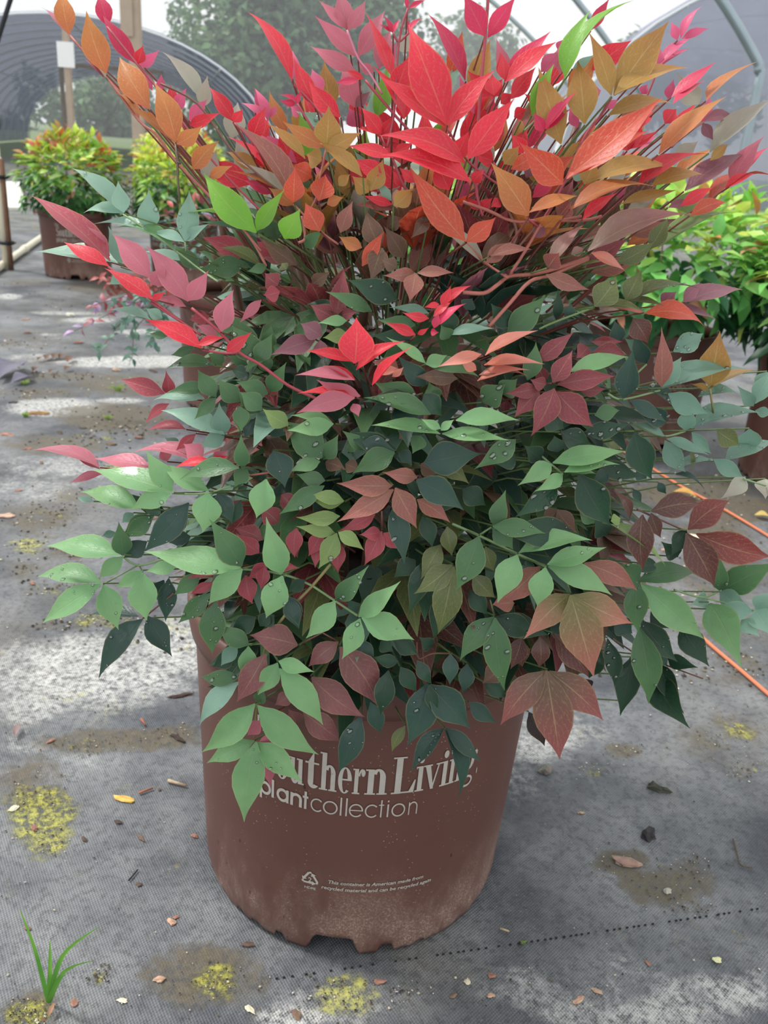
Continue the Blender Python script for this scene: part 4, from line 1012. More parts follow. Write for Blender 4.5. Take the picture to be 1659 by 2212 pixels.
# lower left
leaves(50, 1050, '''580 410 130 360 140 G -.2; 595 415 570 210 115 g -.1; 600 420 455 550 95 G -.2; 470 580 80 545 115 G -.4; 465 585 115 820 135 G -.4; 480 590 570 860 155 G -.5; 715 505 550 605 82 G -.2; 720 520 740 805 165 G -.5; 920 475 730 510 82 G -.2; 990 100 720 395 155 E .2; 780 180 610 310 112 g .2; 715 795 450 1155 135 E .4; 740 775 890 1020 135 E .4; 690 780 395 770 72 E .8; 870 550 850 810 115 E .8
1300 490 720 390 165 G -.7; 1305 480 1110 195 165 g -.6; 1310 495 1105 710 135 G -.8; 1545 525 1450 180 155 G -.8; 1550 535 1450 790 155 G -.9; 1230 490 965 560 62 C .2; 1140 575 1000 645 62 C .2; 1330 530 1370 705 115 C .0; 1410 400 1270 280 105 C .2; 1460 460 1340 550 95 C .1; 1480 470 1655 490 82 C .0; 1600 280 1640 430 85 V .2; 1430 320 1260 250 110 V .4; 1440 480 1420 620 80 C .1
1150 690 1130 1005 155 g -.3; 1115 640 925 820 105 g .0; 1060 520 900 650 95 g .4; 1350 950 1155 820 115 g -.4; 1345 955 1320 1170 115 G -.6; 1520 1055 1400 1250 115 G -1; 1525 1045 1742 1110 95 G -1; 1530 1090 1792 1430 155 G -1.1; 1385 1300 1065 1590 165 G -1; 1400 1310 1767 1605 172 G -1.1; 1380 1520 1095 1655 125 G -1; 1392 1526 1320 2010 185 G -1.2; 1400 1530 1670 1770 150 G -1.1
1295 1140 1060 1135 95 g -.2; 1290 1170 1055 1430 115 T -.3; 1280 950 1180 1075 85 t -.1; 1640 950 1350 890 180 M -.3; 1450 1000 1275 1290 150 M -.4; 1420 1400 1340 1490 90 P -.4; 1500 1460 1440 1620 100 P -.3; 1480 1560 1480 1800 90 P -.3; 1090 420 960 560 90 D .6; 840 560 800 680 100 E 1; 1000 300 870 340 100 E .6; 740 330 600 430 110 E .6; 960 400 800 430 90 D .7
1240 560 1180 640 80 G -.2; 1390 780 1240 880 120 D .2; 1500 770 1420 840 100 D .2; 1580 660 1640 850 100 E .1; 1260 1000 1130 1080 100 D .1; 1270 1150 1100 1200 80 D .0; 1440 1230 1390 1300 80 g -.2; 1160 40 1250 230 110 E .2; 1300 90 1240 240 90 D .4; 660 160 590 220 60 t .8; 560 280 470 300 50 t .8; 420 90 320 70 40 T .6''')
# lower middle
leaves(550, 1050, '''620 780 875 565 115 G -1; 640 785 955 920 165 G -1.1; 630 790 520 1035 125 G -1.1; 480 685 305 910 135 G -1.1; 485 680 685 470 115 g -.9; 830 20 490 215 125 B -.7; 840 10 970 255 145 B -.8; 760 270 655 475 115 C -.3; 755 275 625 290 82 C -.3; 770 280 900 380 95 C -.2; 490 280 380 495 115 H -.5; 500 275 655 385 85 H -.5; 480 280 245 240 82 H -.4; 510 180 245 185 92 H -.2; 535 90 320 60 82 H .0
400 0 145 170 112 g .0; 830 110 895 470 125 E -.4; 965 -35 1252 147 165 E -.8; 970 80 1170 220 112 B -.3; 1340 300 1200 625 175 g -.8; 1180 470 950 645 135 J -.4; 1190 480 1095 885 175 J -.5; 1300 530 1440 670 115 J -.2; 1570 410 1450 700 155 G -.9; 1430 240 1500 20 105 g -.4; 1420 240 1740 285 115 g -.5; 1420 250 1545 380 115 g -.4; 1430 780 1225 1045 145 g -.6; 1435 785 1495 1225 165 g -.8; 1440 780 1700 890 145 D -.3
1030 430 920 770 130 D .0; 960 440 830 550 110 D .1; 510 960 740 1325 205 M -.3; 340 1140 660 1380 175 M -.5; 500 930 320 1080 125 M -.2; 290 1350 530 1530 145 M -.4; 230 1240 120 1310 90 M -.3; 250 1420 200 1330 110 M -.3; 636 1370 497 1714 140 E -.5; 690 1290 750 1480 105 E -.2; 1030 1180 910 1550 185 E -.6; 1045 1185 1290 1450 195 E -.6; 1040 1190 1090 1370 82 D -.8; 1131 1446 935 1709 105 E -.8; 1133 1452 1211 1872 98 E -.9; 1142 1444 1355 1650 92 E -.8
1280 1290 1450 1415 95 E -.4; 900 1430 820 1590 65 J -.3; 870 1080 970 1230 95 D -.3; 800 1100 750 1370 125 D -.3; 860 1050 700 1020 82 D -.2; 970 1040 1060 1185 82 D -.2; 1170 1000 1165 1190 92 E -.1; 1270 1060 1240 1240 92 E -.1; 190 650 265 855 100 E .1; 620 920 720 1060 95 E .0; 830 920 980 1010 110 D .0; 750 930 830 990 90 D .1; 1060 960 980 900 90 D .1; 90 760 30 840 80 D .1; 300 560 200 630 80 D .2; 250 250 240 430 100 C .0
400 270 320 420 90 C .1; 510 340 500 520 90 C .0; 370 350 360 490 60 C .1; 720 170 500 270 80 C .0; 140 220 30 120 130 V .3; 160 50 280 150 100 V .4; 1000 180 1060 370 100 D .2; 1150 240 1180 420 100 J .1; 1110 350 990 560 120 J .0; 1380 360 1430 510 100 J .0; 1280 620 1390 770 110 D .1; 1200 620 1070 920 160 D .1; 1550 700 1420 710 100 B .0; 1600 560 1420 710 130 B -.2; 1480 1060 1360 1180 120 b .0; 1560 900 1600 1080 120 U .1; 1370 1170 1510 1265 90 D -.1''')
# lower right
leaves(1059, 1050, '''170 400 615 325 115 G -.8; 340 470 695 365 115 G -.9; 345 480 730 655 140 G -1; 330 485 280 720 145 G -1; 300 480 15 710 145 B -.2; 560 460 880 625 135 B -.1; 475 645 200 915 165 N -.6; 480 650 620 1145 245 N -.7; 490 650 850 820 185 N -.6; 335 1100 60 1430 175 Q -.5; 335 1100 415 1635 225 Q -.6; 350 1105 675 1400 185 Q -.5; 380 880 590 1145 150 U -.1; 295 900 290 1085 110 U .0; 190 900 120 1095 110 U .0
230 1350 325 1555 110 X -.1; 880 570 1245 520 125 g -.2; 885 570 670 455 155 g -.1; 880 575 885 880 135 g -.3; 900 580 1280 915 195 G -.3; 890 840 945 1305 175 g -.2; 900 800 1120 1050 150 D .0; 850 1010 775 1375 145 D .3; 985 1140 1195 1450 185 D .2; 1010 1060 1160 1365 125 D .3; 1060 1030 1245 1085 95 D .4; 700 910 740 1200 105 D .2; 1140 830 1310 1080 145 D .3; 1370 625 1360 380 95 g .0; 1380 620 1720 450 165 g .0
1300 680 1190 710 102 T .1; 1310 700 1505 1095 195 G -.1; 1565 745 1310 715 115 T .0; 1370 630 1560 740 115 T .1; 1580 740 1690 900 145 T -.1; 1585 735 1690 630 105 T .0; 960 150 1255 110 150 U .0; 1180 260 1430 85 155 u -.1; 1230 285 1680 420 185 u -.2; 1170 280 1340 600 195 U -.1; 910 170 915 510 155 U -.1; 960 160 1020 310 85 U .1; 620 220 515 110 95 g -.2; 720 210 780 190 70 H -.1; 720 230 1050 480 60 H -.1
830 200 730 20 60 U .1; 400 140 300 240 100 b .1; 400 140 520 280 110 b .1; 700 290 620 190 120 D .2; 1000 470 800 520 90 D .2; 1120 420 1020 330 110 D .2; 1170 260 1080 420 100 D .2; 960 720 1070 850 120 D .3; 740 800 850 880 120 E .2; 1000 990 1060 1080 80 E .4; 1500 800 1610 900 100 T .4; 130 720 60 760 90 D .1; 40 780 350 890 140 D .0; 660 980 590 1150 120 D .2; 560 1150 600 1220 70 X .1; 800 1280 720 1130 40 X .2''')

stems(0, 0, '''r .0013 420 215 640 465 830 720 930 800 1050 960 1240 1160 1480 1400 1590 1590; k .0010 640 160 820 385 1000 600 1140 800 1350 1050 1600 1300; b .0010 960 500 1180 620 1370 880 1540 1040 1680 1150; t .0009 735 1280 880 1375 1040 1490 1195 1610 1300 1680; t .0008 1105 1445 1110 1500; k .0010 1400 735 1510 850 1640 1030 1720 1100; k .0011 650 1595 905 1790 1100 1930
k .0009 1120 800 1060 700; r .0010 1480 1400 1560 1500''')
stems(500, 0, '''k .0013 1535 -40 1515 230 1480 640 1460 1100 1500 1290; k .0010 1055 50 1000 250 970 680 930 880; k .0008 965 200 1000 250 1060 195; k .0010 1285 760 1410 960 1560 1080 1700 1170; k .0010 395 620 480 760 560 880; P .0009 690 180 755 345 820 430 900 560; k .0010 360 490 510 650 600 800; k .0012 800 480 960 670 1080 800; k .0011 960 940 1030 1110 1100 1180 1210 1280 1290 1330; r .0011 1400 1450 1520 1570 1650 1660; r .0010 565 890 520 1100 500 1200 430 1300
r .0010 370 1220 530 1380 640 1460; k .0008 895 810 920 880; r .0012 420 1290 440 1420 400 1450''')
stems(1060, 0, '''k .0012 720 580 650 700 560 820 430 1110 290 1350 120 1640; k .0010 320 790 230 950; r .0010 1080 880 1160 800 1270 730; k .0009 1000 400 940 560 830 760; k .0011 20 580 -30 660; t .0009 445 475 300 680 200 780''')
stems(1000, 420, '''r .0016 310 1580 560 1300 800 1040 1040 970 1500 770; r .0018 0 1170 250 1180 400 1090 550 980 780 960 1000 920 1500 760; r .0014 550 980 740 680 910 390 1030 200 1130 20; r .0012 30 570 280 830 540 980; k .0011 910 390 770 290; r .0014 1660 260 1430 310 900 310 600 320 290 190 0 90; b .0014 420 0 600 310 640 480 600 600; b .0011 870 380 720 560 600 700; r .0012 910 390 1120 320 1420 260''', .1808)
stems(0, 550, '''k .0012 900 285 1050 380 1200 480; k .0014 1145 320 1300 450 1430 585 1560 660 1720 780 1890 860; k .0011 1210 570 1350 590 1430 585; t .0010 1030 1425 1150 1430 1260 1420 1380 1380; r .0010 1480 1320 1620 1300''')
stems(50, 1050, '''t .0010 600 425 700 475 900 410; t .0009 715 515 690 470; t .0010 480 585 690 470; b .0009 715 790 900 640''')
stems(550, 1050, '''y .0014 455 465 345 595 190 760 75 940 40 1100 15 1300 0 1500; t .0012 345 595 480 685 625 780; t .0012 345 595 165 525 -80 495; t .0010 75 945 140 1045; t .0010 70 940 -40 945; t .0013 1180 225 1340 295 1570 405 1740 480; t .0009 1345 290 1415 245; b .0008 405 875 500 930; b .0008 405 875 260 950; b .0009 760 150 760 270; b .0010 970 930 980 1030 1060 1000 1180 1000''')
stems(1059, 1050, '''t .0009 875 570 670 460; t .0011 1370 625 1270 665 1100 620; t .0010 1270 665 1575 740 1700 755; b .0010 880 140 1170 270; t .0009 460 580 480 645; b .0009 290 900 330 1100; t .0008 0 680 25 780; b .0009 730 910 850 990; b .0009 1010 1055 1270 1150''')
stems(1060, 550, '''t .0010 1160 1055 1050 1085 950 1060 835 1005; t .0010 1010 810 790 865 700 830; y .0010 1310 800 1330 945; g .0010 620 315 390 400 290 445; t .0010 300 1200 430 1310; t .0010 1510 1340 1640 1380; t .0009 930 655 840 740''')

# more young leaves deeper in the upper spray, fanning up and out from the canes
def spray():
    random.seed(19)
    n = 0
    while n < 150:
        x = random.uniform(380, 1560); y = random.uniform(150, 600)
        lo = np.interp(y, [150, 250, 350, 450, 600], [760, 640, 520, 520, 480]); hi = np.interp(y, [150, 250, 350, 450, 600], [1330, 1440, 1480, 1460, 1380])
        if not lo < x < hi: continue
        if y < 260 and random.random() < .45: continue
        n += 1
        a = math.atan2(y - 760, x - 930) + random.uniform(-.75, .75)
        L = random.uniform(70, 135)
        u = x / 1659
        if y > 450: c = random.choice('bBJgUVoOZbg')
        elif u < .38: c = random.choice('RKkOYSPk')
        elif u < .62: c = random.choice('RRRKoOYkTL')
        else: c = random.choice('oOYKkPSHRB')
        LEAVES.append((x, y, x + L * math.cos(a), y + L * math.sin(a), L * random.uniform(.28, .44), c, random.uniform(1.6, 5)))
spray()

def point(x, y, layer):
    return CAMP + ray(x, y) * (shell_depth(x, y) + .016 * layer)

SEL = []
def make_hand_leaves():
    random.seed(11)
    for (bx, by, tx, ty, wpx, code, layer) in LEAVES:
        d0 = shell_depth(bx, by) + .016 * layer + random.uniform(-.003, .003)
        L2 = math.hypot(tx - bx, ty - by) * d0 / FPX
        dt = shell_depth(tx, ty) + .016 * layer
        # tips stand a little proud of the surface, more so for leaves that hang
        dt = max(d0 - .55 * L2, min(d0 + .55 * L2, dt)) - .18 * L2 * (1 if ty > by else .3) + random.uniform(-.12, .12) * L2
        P0 = CAMP + ray(bx, by) * d0
        P1 = CAMP + ray(tx, ty) * dt
        ax = P1 - P0; L = ax.length; ax /= L
        vd = ((P0 + P1) / 2 - CAMP).normalized()
        s0 = ax.cross(vd).normalized(); n0 = s0.cross(ax).normalized()
        if n0.dot(vd) > 0: n0 = -n0
        Wa = wpx * (d0 + dt) / 2 / FPX * 1.09
        W = max(Wa, .34 * L)
        th = min(math.acos(min(1, Wa / W)), math.radians(72))
        c1 = n0 * math.cos(th) + ax.cross(n0) * math.sin(th)
        c2 = n0 * math.cos(th) - ax.cross(n0) * math.sin(th)
        n = c1 if c1.z > c2.z else c2
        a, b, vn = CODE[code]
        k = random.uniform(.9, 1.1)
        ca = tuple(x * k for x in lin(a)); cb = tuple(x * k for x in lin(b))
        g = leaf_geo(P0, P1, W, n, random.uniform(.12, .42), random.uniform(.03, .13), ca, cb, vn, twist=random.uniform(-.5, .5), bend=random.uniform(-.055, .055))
        SEL.append((W * L / (d0 * d0), P0, n, g, code, P1, W))
make_hand_leaves()
order = sorted(range(len(SEL)), key=lambda i: -SEL[i][0])
single = set(order[:295])
rest = MB()
LNAME = {}
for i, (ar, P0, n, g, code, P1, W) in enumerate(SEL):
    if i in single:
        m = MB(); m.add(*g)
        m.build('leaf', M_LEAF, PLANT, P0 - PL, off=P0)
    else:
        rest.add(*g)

# fill of smaller leaves inside the crown
# outline of the dense part of the crown: height in the photograph -> left and right limit of the leafy mass
FY = [290, 330, 400, 480, 560, 650, 750, 850, 950, 1050, 1150, 1250, 1330, 1420, 1500, 1580]
FL = [560, 500, 560, 560, 470, 480, 470, 440, 440, 420, 400, 410, 440, 470, 500, 560]
FR = [1330, 1420, 1420, 1380, 1330, 1330, 1350, 1400, 1420, 1400, 1400, 1400, 1400, 1330, 1120, 1000]
def inside(P):
    d = P - CAMP; z = d.dot(FW)
    x = CX + FPX * d.dot(RI) / z; y = CY - FPX * d.dot(UP) / z
    return FY[0] < y < FY[-1] and np.interp(y, FY, FL) < x < np.interp(y, FY, FR)
def fill():
    random.seed(5)
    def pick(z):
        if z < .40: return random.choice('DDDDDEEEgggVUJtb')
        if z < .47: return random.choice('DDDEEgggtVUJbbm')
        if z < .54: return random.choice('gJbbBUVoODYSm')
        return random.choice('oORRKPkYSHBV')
    n = 0
    while n < 780:
        z = random.uniform(.20, .63)
        if z > .48 and random.random() < min(.88, (z - .48) / .10 * .6 + .12): continue
        a = random.uniform(0, 2 * math.pi); rr = math.sqrt(random.uniform(.14, .66))
        rx = np.interp(z, KZ, KX) * (.95 if z < .5 else .85); ry = np.interp(z, KZ, KF) * 1.0
        if math.sin(a) > 0: ry = rx * .9
        c = V((PX + math.cos(a) * rx * rr, PY + math.sin(a) * ry * rr, z))
        if z < .235 and (V((c.x - PX, c.y - PY)).length < pr(z) + .012): continue
        out = V((math.cos(a), math.sin(a), 0))
        if not inside(c) or not inside(c + out * .03) or not inside(c + V((0, 0, -.03 if z < .45 else .03))): continue
        n += 1
        code = pick(z)
        a_, b_, vn = CODE[code]
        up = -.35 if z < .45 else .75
        for k in (-1, 0, 1):
            ang = k * random.uniform(.7, 1.1)
            o2 = V((out.x * math.cos(ang) - out.y * math.sin(ang), out.x * math.sin(ang) + out.y * math.cos(ang), up + random.uniform(-.4, .4))).normalized()
            L = random.uniform(.032, .050) * (1.0 if k == 0 else .85)
            kk = random.uniform(.8, 1.1)
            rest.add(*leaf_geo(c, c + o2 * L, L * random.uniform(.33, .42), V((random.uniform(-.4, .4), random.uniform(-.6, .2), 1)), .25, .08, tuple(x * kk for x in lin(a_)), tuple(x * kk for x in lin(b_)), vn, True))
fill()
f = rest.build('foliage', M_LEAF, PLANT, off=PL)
f['kind'] = 'stuff'

# stalks
SC_ = {'r': (160, 96, 84), 'k': (152, 62, 72), 'b': (110, 74, 62), 't': (126, 150, 104), 'P': (186, 110, 130), 'y': (140, 130, 84), 'g': (96, 118, 70)}
for code, rad, pts in STEMS:
    P = [point(x, y, .9 if y < 600 else .3) for x, y in pts]
    lim = [P[0]]
    m = MB(); pth = smooth_path(P, 4)
    m.tube(pth, rad * .56, rad * .56, 6, (*lin(SC_[code]), 1))
    m.build('leaf_stalk', M_STEM, PLANT, off=PL)
# short stalks that carry each leaf back into the crown
tw = MB()
random.seed(3)
used = []
for (ar, P0, n, g, code, P1, W) in SEL:
    if any((P0 - u).length < .011 for u in used): continue
    used.append(P0)
    c = V((PX, PY, P0.z))
    q = P0 + (c - P0) * .22 + V((0, 0, -.012))
    hi = P0.z > .5
    q2 = P0 + (c - P0) * (.34 if hi else .6) + V((0, 0, -.06 if hi else -.05))
    if hi: q = P0 + (c - P0) * .14 + V((0, 0, -.022))
    col = (128, 74, 66) if code in 'RKkPCoOFVm' else (104, 124, 78)
    tw.tube([P0 - (P1 - P0) * .02, q, q2], .00045, .0007, 4, (*lin(col), 1), caps=False)
t_ = tw.build('twigs', M_STEM, PLANT, off=PL); t_['kind'] = 'stuff'
random.seed(8)
for k in range(11):
    a = 2 * math.pi * k / 11 + random.uniform(-.2, .2); r0 = random.uniform(.02, .07)
    m = MB()
    m.tube(smooth_path([V((math.cos(a) * r0, math.sin(a) * r0, .2)), V((math.cos(a) * (r0 + .01), math.sin(a) * (r0 + .01), .33)), V((math.cos(a + .2) * (r0 + .05), math.sin(a + .2) * (r0 + .03), random.uniform(.46, .56)))], 5), .0045, .0022, 7, (*lin((92, 66, 52)), 1))
    m.build('cane', M_STEM, PLANT)
# dead bare stalk left hanging from an orange spray
m = MB(); m.tube([point(380, 312, 0), point(383, 345, 0), point(384, 390, 0), point(388, 437, 0)], .0008, .0005, 5, (*lin((96, 84, 66)), 1))
for k in range(5): m.tube([point(382 + random.uniform(-3, 4), 330 + k * 5, 0), point(384 + random.uniform(-6, 8), 334 + k * 5, 0)], .0008, .0005, 4, (*lin((80, 68, 52)), 1))
m.build('dead_stalk', M_STEM, PLANT, off=PL)

# rain drops on the green leaves
def drops():
    random.seed(14)
    mb = MB()
    vs0 = []; fs0 = []
    rings = [(1, 0), (.92, .3), (.6, .62), (0, .75)]
    for r, h in rings[:-1]:
        for k in range(8): vs0.append((r * math.cos(k * math.pi / 4), r * math.sin(k * math.pi / 4), h))
    vs0.append((0, 0, .75))
    for j in range(2):
        for k in range(8): fs0.append((j * 8 + k, j * 8 + (k + 1) % 8, (j + 1) * 8 + (k + 1) % 8, (j + 1) * 8 + k))
    for k in range(8): fs0.append((16 + k, 16 + (k + 1) % 8, 24))
    for i in order[:380]:
        ar, P0, n, g, code, P1, W = SEL[i]
        if code not in 'GgDEtTHJN': continue
        vs, fs, uv, cc = g
        for _ in range(random.choice((0, 1, 2, 3, 5, 8)) if code in 'DEtg' else random.choice((0, 0, 1, 2, 4))):
            f = random.choice(fs[4:-8])
            w4 = np.random.default_rng(random.randrange(10 ** 6)).dirichlet([1.2] * 4)
            p = sum((V(vs[f[j]]) * float(w4[j]) for j in range(4)), V((0, 0, 0)))
            nn = (V(vs[f[1]]) - V(vs[f[0]])).cross(V(vs[f[3]]) - V(vs[f[0]])).normalized()
            if nn.dot(CAMP - p) < 0: nn = -nn
            r = random.choice((.0004, .0005, .0006, .0008, .0012))
            a = nn.orthogonal().normalized(); b = nn.cross(a)
            st = random.uniform(1, 1.7)
            mb.add([p + nn * .0001 + (a * x * st + b * y) * r + nn * z * r for x, y, z in vs0], fs0)
    m, nt = new_mat('water')
    out = N(nt, 'ShaderNodeOutputMaterial'); gl = N(nt, 'ShaderNodeBsdfGlossy'); gl.inputs['Roughness'].default_value = .04
    tp = N(nt, 'ShaderNodeBsdfTransparent'); mx = N(nt, 'ShaderNodeMixShader'); lw = N(nt, 'ShaderNodeLayerWeight'); lw.inputs[0].default_value = .35
    nt.links.new(math_node(nt, 'MULTIPLY_ADD', lw.outputs['Fresnel'], .9, .12), mx.inputs[0]); nt.links.new(tp.outputs[0], mx.inputs[1]); nt.links.new(gl.outputs[0], mx.inputs[2]); nt.links.new(mx.outputs[0], out.inputs[0])
    o = mb.build('rain_drops', m, PLANT, off=PL); o['kind'] = 'stuff'
drops()
# ------------------------------------------------------------------ litter on the cloth
def lump(name, px, py, sx, sy, sz, col, rot, label, cat, group=None, seed=0, mat=None, jag=.3):
    random.seed(seed)
    p = ground(px, py)
    k = p.length / 1.0
    bm = bmesh.new()
    bmesh.ops.create_icosphere(bm, subdivisions=2, radius=1)
    for v in bm.verts:
        nn = noise.noise(v.co * 1.7 + V((seed * 3.1, 0, 0)))
        v.co *= 1 + jag * nn * 2
        v.co.x *= sx; v.co.y *= sy; v.co.z *= sz
        v.co.z = max(v.co.z, -sz * .35)
    vs = [tuple(v.co) for v in bm.verts]; fs = [tuple(v.index for v in f.verts) for f in bm.faces]
    bm.free()
    mb = MB(); mb.add(vs, fs, None, [(*jit(lin(col), .2), 1) for _ in vs])
    o = mb.build(name, mat or M_CHIP, smooth=False, loc=(p.x, p.y, sz * .3 - .0005))
    o.rotation_euler.z = rot
    tag(o, label, cat, group)
    return o
# bigger single pieces: name, px, py, half sizes (m), colour, angle, label, category
lump('bark_chip', 1352, 1862, .013, .0050, .0022, (150, 126, 112), -.15, 'flat tan bark chip lying in a dark mossy patch', 'bark chip', seed=1)
lump('dirt_clod', 1400, 1806, .0068, .0058, .0060, (58, 54, 56), .3, 'round dark clod of dirt standing alone on the grey cloth', 'dirt clod', seed=2)
lump('dirt_clod', 1420, 1703, .010, .0042, .0042, (70, 68, 60), -.5, 'elongated double clod of dirt on the cloth', 'dirt clod', seed=3, jag=.5)
lump('pebble', 1180, 1665, .0075, .0055, .0040, (118, 112, 104), .5, 'grey flat pebble near the pot under the drooping pink leaves', 'pebble', seed=4)
lump('bark_chip', 268, 1726, .010, .0034, .0016, (214, 176, 92), -.25, 'yellow-tan wood shaving on the bare grey cloth', 'wood chip', seed=5, jag=.2)
lump('pebble', 1442, 1925, .0032, .0028, .0022, (176, 172, 158), .2, 'pale speckled pebble in the dark mossy patch', 'pebble', seed=6)
lump('pebble', 1549, 2074, .0034, .0027, .0020, (226, 222, 170), .2, 'small cream seed husk on the stained cloth', 'pebble', seed=7)
lump('pebble', 150, 682, .012, .010, .008, (205, 200, 186), .2, 'pale stone lying beside the white puddle stains', 'pebble', seed=8)
lump('bark_chip', 82, 895, .021, .005, .006, (176, 140, 100), .25, 'tan stick of bark on the pale round stain', 'bark chip', seed=9, jag=.15)
lump('bark_chip', 15, 1115, .012, .006, .003, (190, 160, 140), .1, 'pale pinkish bark flake by a dirt streak', 'bark chip', seed=10)
lump('bark_chip', 14, 939, .012, .006, .003, (160, 120, 100), .0, 'reddish bark flake beyond the pink flake', 'bark chip', seed=11)
for i, (px, py, s, c) in enumerate([(392, 1502, .012, (74, 54, 48)), (385, 1595, .009, (62, 50, 44))]):
    lump('bark_strip', px, py, s, .0022, .0016, c, .45 - i, ['dark splintered strip of bark on the white stain', 'dark crumbling strip of bark in a line of dirt'][i], 'bark chip', seed=20 + i, jag=.35)
spots = [(160, 2165, .0032), (820, 2120, .0040), (1062, 2107, .003), (345, 2115, .004), (370, 1990, .0035), (380, 1980, .003), (255, 1775, .003), (305, 1810, .0035), (182, 1812, .003), (110, 1600, .004), (60, 2005, .003), (535, 2040, .004), (265, 2160, .0035), (540, 2180, .004), (640, 2190, .0045), (300, 1910, .0026), (74, 1788, .004), (30, 1745, .004), (420, 1805, .004), (1255, 1755, .0028), (345, 1705, .002), (1060, 2150, .0035), (980, 2150, .003), (1010, 2120, .003), (240, 960, .009), (60, 970, .007), (180, 925, .008), (130, 935, .009), (300, 945, .008), (250, 800, .012), (330, 802, .011), (55, 690, .010), (170, 740, .010), (60, 720, .010), (290, 990, .007), (190, 985, .008), (90, 1000, .007), (210, 1020, .006), (30, 870, .008), (330, 1120, .006), (70, 1260, .005), (170, 1200, .006), (40, 1060, .006), (1500, 1160, .008), (1580, 1210, .007), (1440, 1190, .007), (1620, 1260, .006), (1500, 1220, .006), (1400, 2080, .003), (1250, 2160, .004), (1290, 2140, .0035)]
PALC = [(150, 110, 92), (186, 152, 128), (92, 74, 64), (206, 196, 170), (120, 96, 80), (74, 64, 58)]
NAMC = ['brown', 'light tan', 'dark brown', 'cream', 'dull brown', 'blackish']
def zone(px, py):
    if px > 1380 and py < 1300: return 'among the dirt around the orange cords'
    if px > 1200 and py > 1500: return 'on the stained cloth to the right of the pot'
    if py < 860: return 'between the white puddle stains far behind'
    if py < 1300: return 'in the dirt streaks nearest the pale round stain'
    if py < 1900: return 'on the cloth around the yellow wood shaving'
    if px < 480: return 'on the cloth around the grass weed'
    return 'on the cloth just in front of the lettered pot'
random.seed(31)
for i, (px, py, s) in enumerate(spots):
    c = random.choice(PALC)
    lump('bark_crumb', px, py, s * random.uniform(.8, 1.3), s * random.uniform(.4, .7), s * random.uniform(.2, .4), c, random.uniform(-1, 1), '%s crumb of bark lying %s' % (NAMC[PALC.index(c)], zone(px, py)), 'bark chip', 'bark crumbs strewn on the cloth', seed=40 + i)
# fine grit gathered in the dirty patches: nobody could count it
def grit():
    random.seed(77)
    mb = MB()
    pool = [b for b in BLOBS if b[4] in 'dm']
    pts = []
    for _ in range(3200):
        if random.random() < .72:
            b = random.choice(pool)
            px = random.gauss(b[0], b[2] * .55); py = random.gauss(b[1], b[3] * .5)
        else:
            px = random.uniform(-30, 1690); py = random.uniform(620, 2240)
        p = ground(px, py)
        if any((p.x - qx) ** 2 + (p.y - qy) ** 2 < .135 ** 2 for qx, qy in ((PX, PY), (.52, 1.78), (.80, 1.58), (.12, 2.15), (-.33, 1.80), (-1.21, 3.27), (-.83, 3.34))) or p.y > 3 or p.y < .2: continue
        s = random.choice((.0005, .0006, .0008, .0008, .0012)) * (1 if p.y < .8 else 2.2 if p.y < 1.4 else 3.6)
        c = jit(lin(random.choice([(70, 60, 50), (48, 42, 38), (104, 90, 70), (190, 180, 160), (90, 84, 60)])), .2)
        a = random.uniform(0, 6.28); ca, sa = math.cos(a), math.sin(a)
        e = random.uniform(.5, 1)
        base = [(1, 0, 0), (0, e, 0), (-1, 0, 0), (0, -e, 0), (.1, .1, .7), (0, 0, -.4)]
        vs = [V((p.x + (x * ca - y * sa) * s, p.y + (x * sa + y * ca) * s, z * s * .8)) for x, y, z in base]
        mb.add(vs, [(0, 1, 4), (1, 2, 4), (2, 3, 4), (3, 0, 4), (1, 0, 5), (2, 1, 5), (3, 2, 5), (0, 3, 5)], None, [(*c, 1)] * 6)
    o = mb.build('grit', M_CHIP, smooth=False)
    tag(o, 'fine dark grit and crumbs gathered in the dirty patches of the cloth', 'grit', kind='stuff')
grit()
# thin twigs
for i, (pts, r, c, lab) in enumerate([
        ([(1584, 1812), (1592, 1840), (1600, 1868), (1625, 1874)], .0008, (96, 84, 70), 'thin bent dry twig lying on the right-hand cloth'),
        ([(300, 1713), (330, 1702)], .0012, (150, 98, 76), 'short reddish twig beside the yellow wood shaving'),
        ([(363, 1686), (402, 1697)], .0016, (170, 150, 126), 'pale straight twig near the pot wall'),
        ([(305, 1553), (314, 1566)], .0012, (160, 96, 76), 'short rusty twig above the dirt line'),
        ([(278, 1902), (298, 1878)], .0007, (40, 40, 44), 'tiny black thread on the grey weave'),
        ([(1080, 2005), (1100, 2012)], .0009, (170, 150, 120), 'tan splinter by the foot of the pot')]):
    P = [ground(x, y, r * .8) for x, y in pts]
    mb = MB(); mb.tube(smooth_path(P, 3), r, r * .7, 6, (*lin(c), 1))
    o = mb.build('twig', M_CHIP); tag(o, lab, 'twig')

